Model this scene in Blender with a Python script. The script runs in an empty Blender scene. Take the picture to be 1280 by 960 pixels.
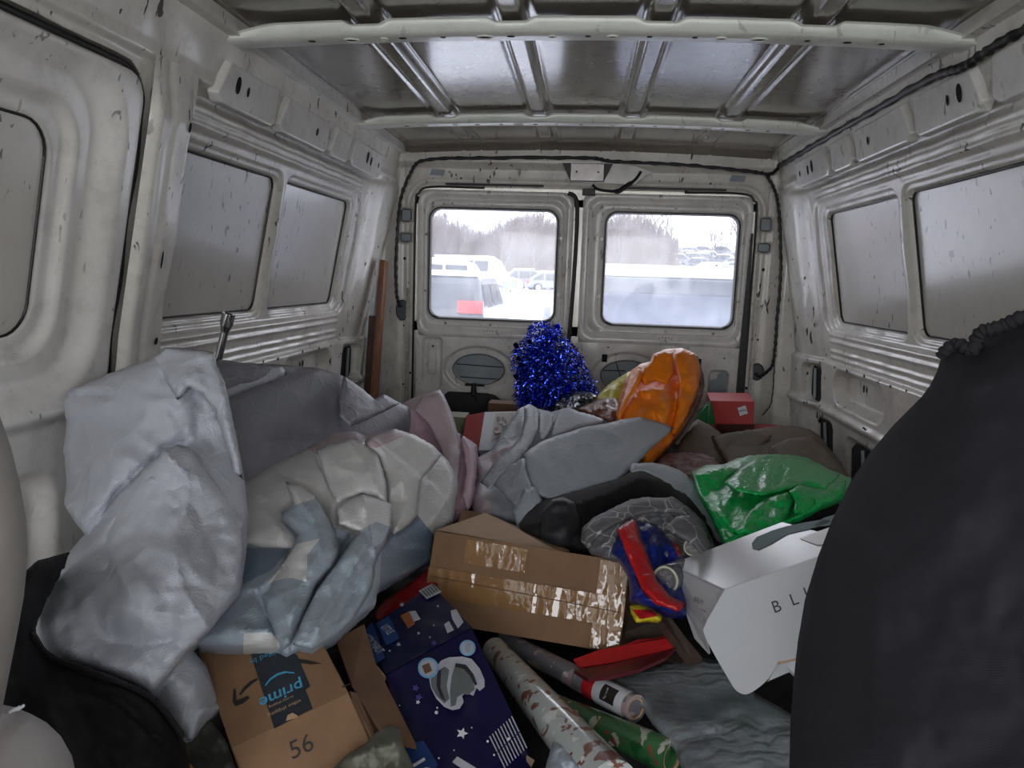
import bpy, bmesh, math, random
import numpy as np
from mathutils import Vector, Matrix
from mathutils.geometry import delaunay_2d_cdt

SC = bpy.context.scene
COL = SC.collection

# ------------------------------------------------------------------ camera
CAM = np.array([.022, 0, .92]); FPX = 932.0
_yaw, _pit, _rol = [math.radians(a) for a in (5.254, 8.196, 1.912)]
_cy, _sy, _cp, _sp = math.cos(_yaw), math.sin(_yaw), math.cos(_pit), math.sin(_pit)
FW = np.array([-_sy*_cp, _cy*_cp, -_sp]); _r = np.array([_cy, _sy, 0.]); _u = np.cross(_r, FW)
RT = math.cos(_rol)*_r + math.sin(_rol)*_u
UP = -math.sin(_rol)*_r + math.cos(_rol)*_u
cd = bpy.data.cameras.new('camera'); cam = bpy.data.objects.new('camera', cd); COL.objects.link(cam)
cd.sensor_width = 36; cd.lens = FPX/1280*36; cd.clip_start = .02; cd.clip_end = 600
cam.matrix_world = Matrix([[RT[0], UP[0], -FW[0], CAM[0]], [RT[1], UP[1], -FW[1], CAM[1]],
                           [RT[2], UP[2], -FW[2], CAM[2]], [0, 0, 0, 1]])
SC.camera = cam

# ------------------------------------------------------------------ sky and light
world = bpy.data.worlds.new('overcast'); SC.world = world; world.use_nodes = True
nt = world.node_tree; nt.nodes.clear()
o_ = nt.nodes.new('ShaderNodeOutputWorld'); b_ = nt.nodes.new('ShaderNodeBackground')
g_ = nt.nodes.new('ShaderNodeTexCoord'); s_ = nt.nodes.new('ShaderNodeSeparateXYZ'); r_ = nt.nodes.new('ShaderNodeValToRGB')
nt.links.new(g_.outputs['Generated'], s_.inputs[0]); nt.links.new(s_.outputs['Z'], r_.inputs[0])
r_.color_ramp.elements[0].color = (.96, .97, 1, 1); r_.color_ramp.elements[1].color = (.90, .94, 1, 1)
nt.links.new(r_.outputs[0], b_.inputs[0]); b_.inputs[1].default_value = 1.5
nt.links.new(b_.outputs[0], o_.inputs[0])
SC.view_settings.view_transform = 'Standard'; SC.view_settings.look = 'None'
SC.view_settings.gamma = 1; SC.view_settings.use_curve_mapping = False
SC.view_settings.exposure = 2.42

def portal(loc, rot, sx, sy):
    l = bpy.data.lights.new('daylight_portal', 'AREA'); l.shape = 'RECTANGLE'; l.size = sx; l.size_y = sy
    l.cycles.is_portal = True
    o = bpy.data.objects.new('daylight_portal', l); o.location = loc; o.rotation_euler = rot; COL.objects.link(o)
portal((0, -1.25, 1.07), (math.radians(90), 0, 0), 1.65, .58)
portal((-.9, -.85, 1.18), (0, math.radians(-90), 0), .36, .7)
portal((.9, -.85, 1.18), (0, math.radians(90), 0), .36, .7)
portal((-.36, 3.2, .96), (math.radians(-90), 0, 0), .55, .48)
portal((.36, 3.2, .96), (math.radians(-90), 0, 0), .55, .48)

# ------------------------------------------------------------------ helpers: pixels to places
def ray(px, py):
    px = np.asarray(px, float); py = np.asarray(py, float)
    return FW + (px[..., None]-640)/FPX*RT - (py[..., None]-480)/FPX*UP
def at(px, py, Y):
    d = ray(px, py); return CAM + d*(np.asarray(Y, float)/d[..., 1])[..., None]
def A3(p): return Vector(at(p[0], p[1], p[2]))

# ------------------------------------------------------------------ helpers: materials
def lin(h):
    h = h.lstrip('#'); c = [int(h[i:i+2], 16)/255 for i in (0, 2, 4)]
    return tuple((x/12.92 if x <= .04045 else ((x+.055)/1.055)**2.4) for x in c) + (1,)
MATS = {}
class NT:
    def __init__(s, name):
        s.m = bpy.data.materials.new(name); s.m.use_nodes = True; s.t = s.m.node_tree
        s.b = s.t.nodes['Principled BSDF']; s.tc = s.t.nodes.new('ShaderNodeTexCoord')
    def n(s, ty, **kw):
        x = s.t.nodes.new(ty)
        for k, v in kw.items():
            if k in x.inputs: x.inputs[k].default_value = v
            else: setattr(x, k, v)
        return x
    def l(s, a, b): s.t.links.new(a, b)
    def noise(s, scale, detail=4, rough=.6, stretch=None, coord='Object', dist=0):
        x = s.n('ShaderNodeTexNoise', Scale=scale, Detail=detail, Roughness=rough, Distortion=dist)
        if stretch:
            mp = s.n('ShaderNodeMapping'); mp.inputs['Scale'].default_value = stretch
            s.l(s.tc.outputs[coord], mp.inputs[0]); s.l(mp.outputs[0], x.inputs[0])
        else: s.l(s.tc.outputs[coord], x.inputs[0])
        return x.outputs['Fac']
    def ramp(s, f, stops):
        x = s.n('ShaderNodeValToRGB'); e = x.color_ramp.elements
        while len(e) < len(stops): e.new(.5)
        for i, (p, c) in enumerate(stops):
            e[i].position = p; e[i].color = c if isinstance(c, tuple) else (c, c, c, 1)
        s.l(f, x.inputs[0]); return x.outputs[0]
    def mix(s, f, a, b, mode='MIX'):
        x = s.n('ShaderNodeMix', data_type='RGBA', blend_type=mode)
        for sock, v in ((x.inputs[0], f), (x.inputs[6], a), (x.inputs[7], b)):
            if hasattr(v, 'links'): s.l(v, sock)
            else: sock.default_value = v
        return x.outputs[2]
    def bump(s, h, strength, dist=.002):
        x = s.n('ShaderNodeBump', Strength=strength, Distance=dist); s.l(h, x.inputs['Height'])
        if s.b.inputs['Normal'].is_linked: s.l(s.b.inputs['Normal'].links[0].from_socket, x.inputs['Normal'])
        s.l(x.outputs[0], s.b.inputs['Normal'])
    def base(s, c):
        if hasattr(c, 'links'): s.l(c, s.b.inputs['Base Color'])
        else: s.b.inputs['Base Color'].default_value = c
    def set(s, **kw):
        for k, v in kw.items(): s.b.inputs[k.replace('_', ' ')].default_value = v
        return s

def plain(name, hexc, rough=.5, metal=0, var=.12, scale=30, spec=.5, bump=.15, coat=0):
    if name in MATS: return MATS[name]
    q = NT(name); c = lin(hexc)
    d = tuple(x*(1-var*2) for x in c[:3])+(1,)
    q.base(q.mix(q.ramp(q.noise(scale), [(.35, 0.), (.7, 1.)]), d, c))
    q.set(Roughness=rough, Metallic=metal)
    q.b.inputs['Specular IOR Level'].default_value = spec
    if coat: q.b.inputs['Coat Weight'].default_value = coat; q.b.inputs['Coat Roughness'].default_value = .15
    if bump: q.bump(q.noise(scale*4, 3), bump, .001)
    MATS[name] = q.m; return q.m

def paint(name, hexc, rough=.35, dirt=.5, scratch=.6, grime='#6a6458', dscale=2.2, relief_=.12):
    if name in MATS: return MATS[name]
    q = NT(name); c = lin(hexc); gr = lin(grime)
    f1 = q.ramp(q.noise(dscale, 8, .65), [(.40, 0.), (.78, dirt)])
    f2 = q.ramp(q.noise(dscale*9, 6, .7), [(.5, 0.), (.85, dirt*.8)])
    col = q.mix(f1, c, gr); col = q.mix(f2, col, gr)
    # chips and scratches: thin dark marks
    v = q.ramp(q.noise(55, 2, .5, (1, 1, .35), dist=.5), [(.655, 0.), (.675, 1.)])
    k = q.ramp(q.noise(3.2, 3, .6), [(.46, 0.), (.54, scratch)])
    m = q.n('ShaderNodeMath', operation='MULTIPLY'); q.l(v, m.inputs[0]); q.l(k, m.inputs[1])
    col = q.mix(m.outputs[0], col, lin('#2b241d'))
    q.base(col); q.set(Roughness=rough)
    rr = q.ramp(q.noise(6, 5), [(.3, rough*.93), (.8, min(1, rough*(1.12 if relief_ < .1 else 1.4)))]); q.l(rr, q.b.inputs['Roughness'])
    q.bump(q.noise(14, 4), relief_, .004); q.b.inputs['Coat Weight'].default_value = .35; q.b.inputs['Coat Roughness'].default_value = .12; q.bump(m.outputs[0], -.3, .001)
    MATS[name] = q.m; return q.m

def film(name, hexc, rough=.42, weave=True, var=.10, scuff='#c9cdd4', crease=.5, cs=22, spec=.4, trans=0):
    """woven polypropylene / plastic film: fine weave, pale rubbed creases, small crumple relief"""
    if name in MATS: return MATS[name]
    q = NT(name); c = lin(hexc); d = tuple(x*(1-var*2) for x in c[:3])+(1,)
    col = q.mix(q.noise(7, 4), d, c)
    vd = q.n('ShaderNodeTexVoronoi', Scale=cs*.75, feature='DISTANCE_TO_EDGE', Randomness=1.); q.l(q.tc.outputs['Object'], vd.inputs[0])
    ve = q.n('ShaderNodeTexVoronoi', Scale=cs*1.9, feature='DISTANCE_TO_EDGE', Randomness=1.); q.l(q.tc.outputs['Object'], ve.inputs[0])
    line = q.ramp(vd.outputs['Distance'], [(0., 1.), (.035, 0.)])
    msk = q.ramp(q.noise(6, 3), [(.48, 0.), (.68, crease)])
    m = q.n('ShaderNodeMath', operation='MULTIPLY'); q.l(line, m.inputs[0]); q.l(msk, m.inputs[1])
    pat = q.ramp(q.noise(11, 5, .65), [(.52, 0.), (.72, .45*crease)])
    col = q.mix(pat, col, lin(scuff)); q.base(q.mix(m.outputs[0], col, lin(scuff)))
    e1 = q.ramp(vd.outputs['Distance'], [(0., 1.), (.12, 0.)]); q.bump(e1, .16, .004)
    e2 = q.ramp(ve.outputs['Distance'], [(0., 1.), (.10, 0.)]); q.bump(e2, .12 if weave else .35, .002)
    if weave:
        w1 = q.n('ShaderNodeTexWave', Scale=95, bands_direction='X'); w2 = q.n('ShaderNodeTexWave', Scale=95, bands_direction='Z')
        mp = q.n('ShaderNodeMapping'); mp.inputs['Rotation'].default_value = (.2, .5, .6); q.l(q.tc.outputs['Object'], mp.inputs[0])
        for w in (w1, w2): q.l(mp.outputs[0], w.inputs[0])
        mm = q.n('ShaderNodeMath', operation='MULTIPLY'); q.l(w1.outputs['Fac'], mm.inputs[0]); q.l(w2.outputs['Fac'], mm.inputs[1])
        q.bump(mm.outputs[0], .45, .0009)
    q.set(Roughness=rough); q.b.inputs['Specular IOR Level'].default_value = spec
    MATS[name] = q.m; return q.m

# ------------------------------------------------------------------ helpers: objects
def mesh_obj(name, V, F, mats, parent=None, smooth=False, fm=None, origin=None):
    me = bpy.data.meshes.new(name)
    V = np.asarray(V, float)
    if parent is not None: off = np.array(parent.matrix_world.translation) if parent.get('_o') is None else np.array(parent['_o'])
    else:
        off = np.array(origin) if origin is not None else np.array([(V[:, 0].min()+V[:, 0].max())/2, (V[:, 1].min()+V[:, 1].max())/2, V[:, 2].min()])
    me.from_pydata((V-off).tolist(), [], [list(map(int, f)) for f in F])
    if not isinstance(mats, (list, tuple)): mats = [mats]
    for m in mats: me.materials.append(m)
    if fm is not None: me.polygons.foreach_set('material_index', np.asarray(fm, np.int32))
    if smooth: me.polygons.foreach_set('use_smooth', np.ones(len(F), bool))
    me.update()
    o = bpy.data.objects.new(name, me); COL.objects.link(o)
    if parent is not None: o.parent = parent; o['_o'] = off.tolist()
    else: o.location = off; o['_o'] = off.tolist()
    return o
def tag(o, label=None, cat=None, group=None, kind=None):
    if label: o['label'] = label
    if cat: o['category'] = cat
    if group: o['group'] = group
    if kind: o['kind'] = kind
    return o
def thing(name, loc, label, cat, group=None):
    o = bpy.data.objects.new(name, None); o.location = loc; o.empty_display_size = .05
    COL.objects.link(o); o['_o'] = [float(x) for x in loc]
    return tag(o, label, cat, group)
def sharp(o, ang=35):
    me = o.data; bm = bmesh.new(); bm.from_mesh(me)
    for e in bm.edges:
        if len(e.link_faces) == 2 and e.calc_face_angle(0) > math.radians(ang): e.smooth = False
    for f in bm.faces: f.smooth = True
    bm.to_mesh(me); bm.free(); return o
def bevel(o, w, seg=2):
    m = o.modifiers.new('bevel', 'BEVEL'); m.width = w; m.segments = seg; m.limit_method = 'ANGLE'; return o

def hexa(P):            # eight points: quad 0-3 front, 4-7 back
    return list(P), [(0, 1, 2, 3), (7, 6, 5, 4), (0, 4, 5, 1), (1, 5, 6, 2), (2, 6, 7, 3), (3, 7, 4, 0)]
def fix_normals(o):
    bm = bmesh.new(); bm.from_mesh(o.data); bmesh.ops.recalc_face_normals(bm, faces=bm.faces); bm.to_mesh(o.data); bm.free(); return o
def plate(name, pts, ext, mat, parent=None, bev=0, **k):
    """polygon (world points) extruded by the vector ext"""
    pts = [Vector(p) for p in pts]; ext = Vector(ext); n = len(pts)
    V = [tuple(p) for p in pts]+[tuple(p+ext) for p in pts]
    F = [tuple(range(n)), tuple(range(2*n-1, n-1, -1))]+[(i, i+n, (i+1) % n+n, (i+1) % n) for i in range(n)]
    o = mesh_obj(name, V, F, mat, parent, **k); fix_normals(o)
    if bev: bevel(o, bev)
    return o
def box(name, c, s, mat, parent=None, rot=None, bev=0, **k):
    c = Vector(c); h = Vector(s)/2; R_ = rot if rot is not None else Matrix.Identity(3)
    P = [c+R_@Vector((sx*h.x, sy*h.y, sz*h.z)) for sy in (-1, 1) for sx, sz in ((-1, -1), (1, -1), (1, 1), (-1, 1))]
    V, F = hexa([tuple(p) for p in P]); o = mesh_obj(name, V, F, mat, parent, **k); fix_normals(o)
    if bev: bevel(o, bev)
    return o
def tube(name, pts, rad, mat, parent=None, n=10, caps=True, **k):
    pts = [Vector(p) for p in pts]; rad = rad if isinstance(rad, (list, tuple)) else [rad]*len(pts)
    V = []; F = []; up = None
    for i, p in enumerate(pts):
        t = (pts[min(i+1, len(pts)-1)]-pts[max(i-1, 0)]).normalized()
        if up is None: up = t.orthogonal().normalized()
        up = (up-t*up.dot(t)).normalized(); b = t.cross(up)
        for j in range(n):
            a = 2*math.pi*j/n; V.append(tuple(p+(up*math.cos(a)+b*math.sin(a))*rad[i]))
    for i in range(len(pts)-1):
        for j in range(n): F.append((i*n+j, i*n+(j+1) % n, (i+1)*n+(j+1) % n, (i+1)*n+j))
    if caps: F.append(tuple(range(n-1, -1, -1))); F.append(tuple(range((len(pts)-1)*n, len(pts)*n)))
    o = mesh_obj(name, V, F, mat, parent, **k); return sharp(fix_normals(o), 50)
def smoothpts(pts, k=6):
    pts = [Vector(p) for p in pts]; P = [pts[0]]+pts+[pts[-1]]; out = []
    for i in range(1, len(P)-2):
        for t in [j/k for j in range(k)]:
            a, b, c, d = P[i-1], P[i], P[i+1], P[i+2]
            out.append(.5*((2*b)+(c-a)*t+(2*a-5*b+4*c-d)*t*t+(3*b-a-3*c+d)*t**3))
    out.append(pts[-1]); return out
def grid(name, X, Y, Z, mat, parent=None, fm=None, mask=None, **k):
    nv, nu = X.shape; V = np.stack([X, Y, Z], -1).reshape(-1, 3)
    i = np.arange(nv-1)[:, None]*nu+np.arange(nu-1)[None]; F = np.stack([i, i+1, i+nu+1, i+nu], -1).reshape(-1, 4)
    if mask is not None: F = F[mask.reshape(-1)]
    me = bpy.data.meshes.new(name)
    off = np.array(parent['_o']) if parent is not None else np.array([V[:, 0].mean(), V[:, 1].mean(), V[:, 2].min()])
    V = V-off
    me.vertices.add(len(V)); me.vertices.foreach_set('co', V.ravel())
    me.loops.add(len(F)*4); me.loops.foreach_set('vertex_index', F.ravel().astype(np.int32))
    me.polygons.add(len(F)); me.polygons.foreach_set('loop_start', np.arange(0, len(F)*4, 4, dtype=np.int32))
    me.polygons.foreach_set('use_smooth', np.ones(len(F), bool))
    me.materials.append(mat); me.update(calc_edges=True); me.validate()
    o = bpy.data.objects.new(name, me); COL.objects.link(o); o['_o'] = off.tolist()
    if parent is not None: o.parent = parent
    else: o.location = off
    return o
def sst(x): x = np.clip(x, 0, 1); return x*x*(3-2*x)
def rr(a, b, a0, a1, b0, b1, r):          # signed distance to a rounded rectangle
    qa = np.abs(a-(a0+a1)/2)-(a1-a0)/2+r; qb = np.abs(b-(b0+b1)/2)-(b1-b0)/2+r
    return np.minimum(np.maximum(qa, qb), 0)+np.hypot(np.maximum(qa, 0), np.maximum(qb, 0))-r
def inn(d, w=.008): return sst(.5-d/w)

# ------------------------------------------------------------------ helper: crumpled soft things
def seg_dist(P, line):
    """distance, side and running end-fade to a polyline"""
    best = np.full(len(P), 1e9); side = np.zeros(len(P))
    for a, b in zip(line[:-1], line[1:]):
        a = np.array(a, float); b = np.array(b, float); d = b-a; L = (d@d)+1e-9
        t = np.clip(((P-a)@d)/L, 0, 1); q = a+t[:, None]*d; r = np.hypot(*(P-q).T)
        s = np.sign(d[0]*(P[:, 1]-a[1])-d[1]*(P[:, 0]-a[0]))
        m = r < best; best[m] = r[m]; side[m] = s[m]
    return best, side
def inside(P, poly):
    x, y = P[:, 0], P[:, 1]; c = np.zeros(len(P), bool); n = len(poly)
    for i in range(n):
        x0, y0 = poly[i]; x1, y1 = poly[(i+1) % n]
        if y0 == y1: continue
        c ^= ((y0 > y) != (y1 > y)) & (x < (x1-x0)*(y-y0)/(y1-y0)+x0)
    return c
def depthfn(ctrl):
    C = np.array([(c[0], c[1]) for c in ctrl], float); v = 1/np.array([c[2] for c in ctrl], float); n = len(C)
    K = np.hypot(C[:, None, 0]-C[None, :, 0], C[:, None, 1]-C[None, :, 1])/100
    Pm = np.c_[np.ones(n), C/100]
    if n <= 3:
        w, *_ = np.linalg.lstsq(Pm, v, rcond=None); return lambda P: 1/np.clip(np.c_[np.ones(len(P)), P/100]@w, .05, 10)
    M = np.block([[K+1e-6*np.eye(n), Pm], [Pm.T, np.zeros((3, 3))]])
    w, *_ = np.linalg.lstsq(M, np.r_[v, 0, 0, 0], rcond=None)
    def f(P):
        k = np.hypot(P[:, None, 0]-C[None, :, 0], P[:, None, 1]-C[None, :, 1])/100
        return 1/np.clip(k@w[:n]+np.c_[np.ones(len(P)), P/100]@w[n:], .05, 10)
    return f
FACET, FOLD = 2.3, 1.5
def soft(name, outline, ctrl, mat, folds=(), bulge=.03, bw=40, thick=.06, crumple=(.006, 45), step=5, seed=1,
         parent=None, regions=(), mats=None, edge_noise=1.0, label=None, cat=None, group=None, prof_pow=.5, flutter=0):
    rg = np.random.default_rng(seed); out = []
    n = len(outline)
    for i in range(n):
        a = np.array(outline[i], float); b = np.array(outline[(i+1) % n], float); L = np.hypot(*(b-a)); k = max(1, int(L/step))
        for j in range(k):
            p = a+(b-a)*j/k
            if j and edge_noise: p = p+rg.normal(0, .28*edge_noise, 2)+edge_noise*.012*L*math.sin(math.pi*j/k)*np.array([1., -1.])*rg.choice([.3, .5])
            out.append(p)
    out = np.array(out)
    x0, y0 = out.min(0); x1, y1 = out.max(0)
    gx, gy = np.meshgrid(np.arange(x0, x1, step), np.arange(y0, y1, step*.87)); gx = gx+(np.arange(gx.shape[0]) % 2)[:, None]*step/2
    G = np.c_[gx.ravel(), gy.ravel()]+rg.normal(0, step*.12, (gx.size, 2))
    extra = []
    for f in folds:
        for a, b in zip(f[0][:-1], f[0][1:]):
            a = np.array(a, float); b = np.array(b, float); k = max(1, int(np.hypot(*(b-a))/step))
            extra += [a+(b-a)*j/k for j in range(k+1)]
    if extra:
        extra = np.array(extra); dm = np.min(np.hypot(G[:, None, 0]-extra[None, :, 0], G[:, None, 1]-extra[None, :, 1]), 1)
        G = np.r_[G[dm > step*.6], extra]
    polyl = [tuple(p) for p in out]
    ed, _ = seg_dist(G, polyl+[polyl[0]]); G = G[inside(G, polyl) & (ed > step*.6)]
    P = np.r_[out, G]; edges = [(i, (i+1) % len(out)) for i in range(len(out))]
    base = len(P); ex = []
    for poly, mi in regions:
        k0 = base+len(ex); rp = []
        for i in range(len(poly)):
            a = np.array(poly[i], float); b = np.array(poly[(i+1) % len(poly)], float); k = max(1, int(np.hypot(*(b-a))/step))
            rp += [a+(b-a)*j/k for j in range(k)]
        ex += rp; edges += [(k0+i, k0+(i+1) % len(rp)) for i in range(len(rp))]
    if ex: P = np.r_[P, np.array(ex)]
    res = delaunay_2d_cdt([Vector(p) for p in P.tolist()], edges, [], 0, 1e-4)
    P = np.array([tuple(v) for v in res[0]]); T = np.array([f for f in res[2] if len(f) == 3])
    cen = P[T].mean(1); T = T[inside(cen, polyl)]
    used = np.unique(T); mp = -np.ones(len(P), int); mp[used] = np.arange(len(used)); P = P[used]; T = mp[T]; cen = P[T].mean(1)
    ed, _ = seg_dist(P, polyl+[polyl[0]])
    Y = depthfn(ctrl)(P); rays = ray(P[:, 0], P[:, 1]); dh = rays/np.linalg.norm(rays, axis=1)[:, None]
    q = np.clip(ed/bw, 0, 1); prof = (1-(1-q)**2)**prof_pow
    h = bulge*prof
    if crumple and crumple[0]:
        amp, cell = crumple; fade = .35+.65*np.clip(ed/(cell*.5), 0, 1)
        for s_, w_ in ((1, 1.), (.5, .55), (.24, .26)):
            c = max(cell*s_, step*1.6); nx = int((x1-x0)/c)+4; ny = int((y1-y0)/c)+4
            cx, cy_ = np.meshgrid(np.arange(nx), np.arange(ny)); cx = cx+(np.arange(ny) % 2)[:, None]*.5
            cp = np.c_[(cx.ravel()-1.5)*c+x0, (cy_.ravel()-1.5)*c+y0]+rg.uniform(-.36, .36, (nx*ny, 2))*c
            hb = rg.uniform(-1, 1, len(cp))
            rs = delaunay_2d_cdt([Vector(v) for v in cp.tolist()], [], [], 0, 1e-5)
            vv = np.array([tuple(v) for v in rs[0]]); hv = np.array([hb[o_[0]] if o_ else 0. for o_ in rs[3]])
            fac = np.zeros(len(P))
            for t in rs[2]:
                if len(t) != 3: continue
                A_, B_, C_ = vv[t[0]], vv[t[1]], vv[t[2]]
                lo = np.minimum(np.minimum(A_, B_), C_)-1e-6; hi = np.maximum(np.maximum(A_, B_), C_)+1e-6
                k_ = np.where((P[:, 0] >= lo[0]) & (P[:, 0] <= hi[0]) & (P[:, 1] >= lo[1]) & (P[:, 1] <= hi[1]))[0]
                if not len(k_): continue
                d_ = (B_[1]-C_[1])*(A_[0]-C_[0])+(C_[0]-B_[0])*(A_[1]-C_[1])
                if abs(d_) < 1e-9: continue
                l0 = ((B_[1]-C_[1])*(P[k_, 0]-C_[0])+(C_[0]-B_[0])*(P[k_, 1]-C_[1]))/d_
                l1 = ((C_[1]-A_[1])*(P[k_, 0]-C_[0])+(A_[0]-C_[0])*(P[k_, 1]-C_[1]))/d_
                l2 = 1-l0-l1; m_ = (l0 > -1e-6) & (l1 > -1e-6) & (l2 > -1e-6)
                fac[k_[m_]] = (l0*hv[t[0]]+l1*hv[t[1]]+l2*hv[t[2]])[m_]
            h = h+FACET*amp*w_*fac*fade
    for f in folds:
        line, am, w = f[0], f[1]*FOLD, f[2]; kind = f[3] if len(f) > 3 else 'r'
        d, sd = seg_dist(P, line)
        if kind == 'r': h = h+am*np.exp(-(d/w)**1.0)
        elif kind == 's':
            t_ = np.clip(sd*d/(step*1.1), -1, 1)*.5+.5; h = h+am*(t_*np.exp(-d/w)-(1-t_)*.45*np.exp(-d/(w*.6)))
    base_ = CAM+rays*(Y/rays[:, 1])[:, None]
    fr = base_-dh*h[:, None]
    bk = base_+dh*(thick*prof+.0015)[:, None]+np.array([0, 0, -1.])*(thick*.25*prof)[:, None]
    nP = len(P); bd = ed < 1e-3
    idx = np.where(bd, np.arange(nP), np.arange(nP)+nP)
    V = np.r_[fr, bk]; Tb = idx[T][:, ::-1]
    # front triangles must face the camera
    nrm = np.cross(fr[T[:, 1]]-fr[T[:, 0]], fr[T[:, 2]]-fr[T[:, 0]]); flip = (nrm*dh[T[:, 0]]).sum(1).mean() > 0
    if flip: T = T[:, ::-1]; Tb = Tb[:, ::-1]
    fmi = np.zeros(len(T), int)
    for poly, mi in regions: fmi[inside(cen, poly)] = mi
    o = mesh_obj(name, V, np.r_[T, Tb].tolist(), mats or mat, parent, smooth=True, fm=np.r_[fmi, fmi if mats else fmi*0])
    bm = bmesh.new(); bm.from_mesh(o.data)
    bmesh.ops.delete(bm, geom=[v for v in bm.verts if not v.link_faces], context='VERTS'); bm.to_mesh(o.data); bm.free()
    if label: tag(o, label, cat, group)
    return o

# flat prints on a face: frame = origin, unit u, unit v, normal
class Frame:
    def __init__(s, o, u, v):
        s.o = Vector(o); s.u = Vector(u).normalized(); n = s.u.cross(Vector(v)).normalized(); s.v = n.cross(s.u).normalized(); s.n = n
        if s.n.dot(Vector(CAM)-s.o) < 0: s.n = -s.n
    def p(s, x, y, h=0): return s.o+s.u*x+s.v*y+s.n*h
    def px(s, px, py):           # pixel to (x, y) on the plane
        d = Vector(ray(px, py)); C_ = Vector(CAM); t = (s.o-C_).dot(s.n)/d.dot(s.n); P = C_+d*t-s.o
        return P.dot(s.u), P.dot(s.v)
def decal(name, fr, pts, mat, parent, h=.0006, th=.0005, px=False):
    if px: pts = [fr.px(*p) for p in pts]
    V = [tuple(fr.p(x, y, h)) for x, y in pts]; n = len(V)
    V2 = [tuple(fr.p(x, y, h-th)) for x, y in pts]
    bm = bmesh.new(); vs = [bm.verts.new(v) for v in V]; ws = [bm.verts.new(v) for v in V2]
    bm.faces.new(vs); bm.faces.new(ws[::-1])
    for i in range(n): bm.faces.new((vs[i], ws[i], ws[(i+1) % n], vs[(i+1) % n]))
    bmesh.ops.recalc_face_normals(bm, faces=bm.faces)
    VV = [tuple(v.co) for v in bm.verts]; bm.verts.index_update(); FF = [[v.index for v in f.verts] for f in bm.faces]; bm.free()
    return mesh_obj(name, VV, FF, mat, parent)
def text(name, s, fr, x, y, size, mat, parent, ang=0, h=.0008, sx=1, bold=0, space=1):
    cu = bpy.data.curves.new('txt', 'FONT'); cu.body = s; cu.size = size; cu.align_x = 'CENTER'; cu.align_y = 'CENTER'
    cu.offset = bold; cu.space_character = space; cu.resolution_u = 3
    to = bpy.data.objects.new('txt', cu); COL.objects.link(to); bpy.context.view_layer.update()
    me = to.evaluated_get(bpy.context.evaluated_depsgraph_get()).to_mesh()
    ca, sa = math.cos(ang), math.sin(ang); V = []
    for v in me.vertices:
        a, b = v.co.x*sx, v.co.y
        V.append(tuple(fr.p(x+a*ca-b*sa, y+a*sa+b*ca, h)))
    F = [list(p.vertices) for p in me.polygons]
    to.evaluated_get(bpy.context.evaluated_depsgraph_get()).to_mesh_clear()
    bpy.data.objects.remove(to); bpy.data.curves.remove(cu)
    return mesh_obj(name, V, F, mat, parent)
def circ(cx, cy, rx, ry=None, n=20, a0=0, a1=2*math.pi, rot=0):
    ry = ry or rx; out = []
    for i in range(n):
        a = a0+(a1-a0)*i/(n if abs(a1-a0-2*math.pi) < 1e-6 else n-1)
        X, Y_ = rx*math.cos(a), ry*math.sin(a); out.append((cx+X*math.cos(rot)-Y_*math.sin(rot), cy+X*math.sin(rot)+Y_*math.cos(rot)))
    return out
def star(cx, cy, r, k=.42, rot=0):
    return [(cx+(r if i % 2 == 0 else r*k)*math.sin(rot+i*math.pi/5), cy+(r if i % 2 == 0 else r*k)*math.cos(rot+i*math.pi/5)) for i in range(10)]

# =================================================================== THE VAN BODY
M_WALL = paint('white_body_paint', '#dddad2', .32, .6, 1.)
M_WALL2 = paint('white_door_paint', '#e0deda', .28, .5, .6)
M_SKIN = paint('outer_skin_paint', '#cbc8c1', .24, .25, .7, grime='#77736b', dscale=1.6, relief_=.02)
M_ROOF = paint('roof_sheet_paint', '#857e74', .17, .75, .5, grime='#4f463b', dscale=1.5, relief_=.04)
M_BOW = paint('roof_bow_paint', '#e2e5de', .33, .3, .3)
M_BLACK = plain('black_rubber', '#121212', .5, var=.05)
M_HOLE = plain('dark_cavity', '#0b0b0b', .9, var=.02, bump=0)
M_GREYSKIN = plain('blue_grey_inner_skin', '#8f9aa0', .45, var=.12, scale=8)
M_STEEL = plain('bare_steel', '#8e8a88', .35, .9, scale=20)
M_FLOOR = paint('van_floor_paint', '#8b8880', .5, .9, .9)

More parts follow.
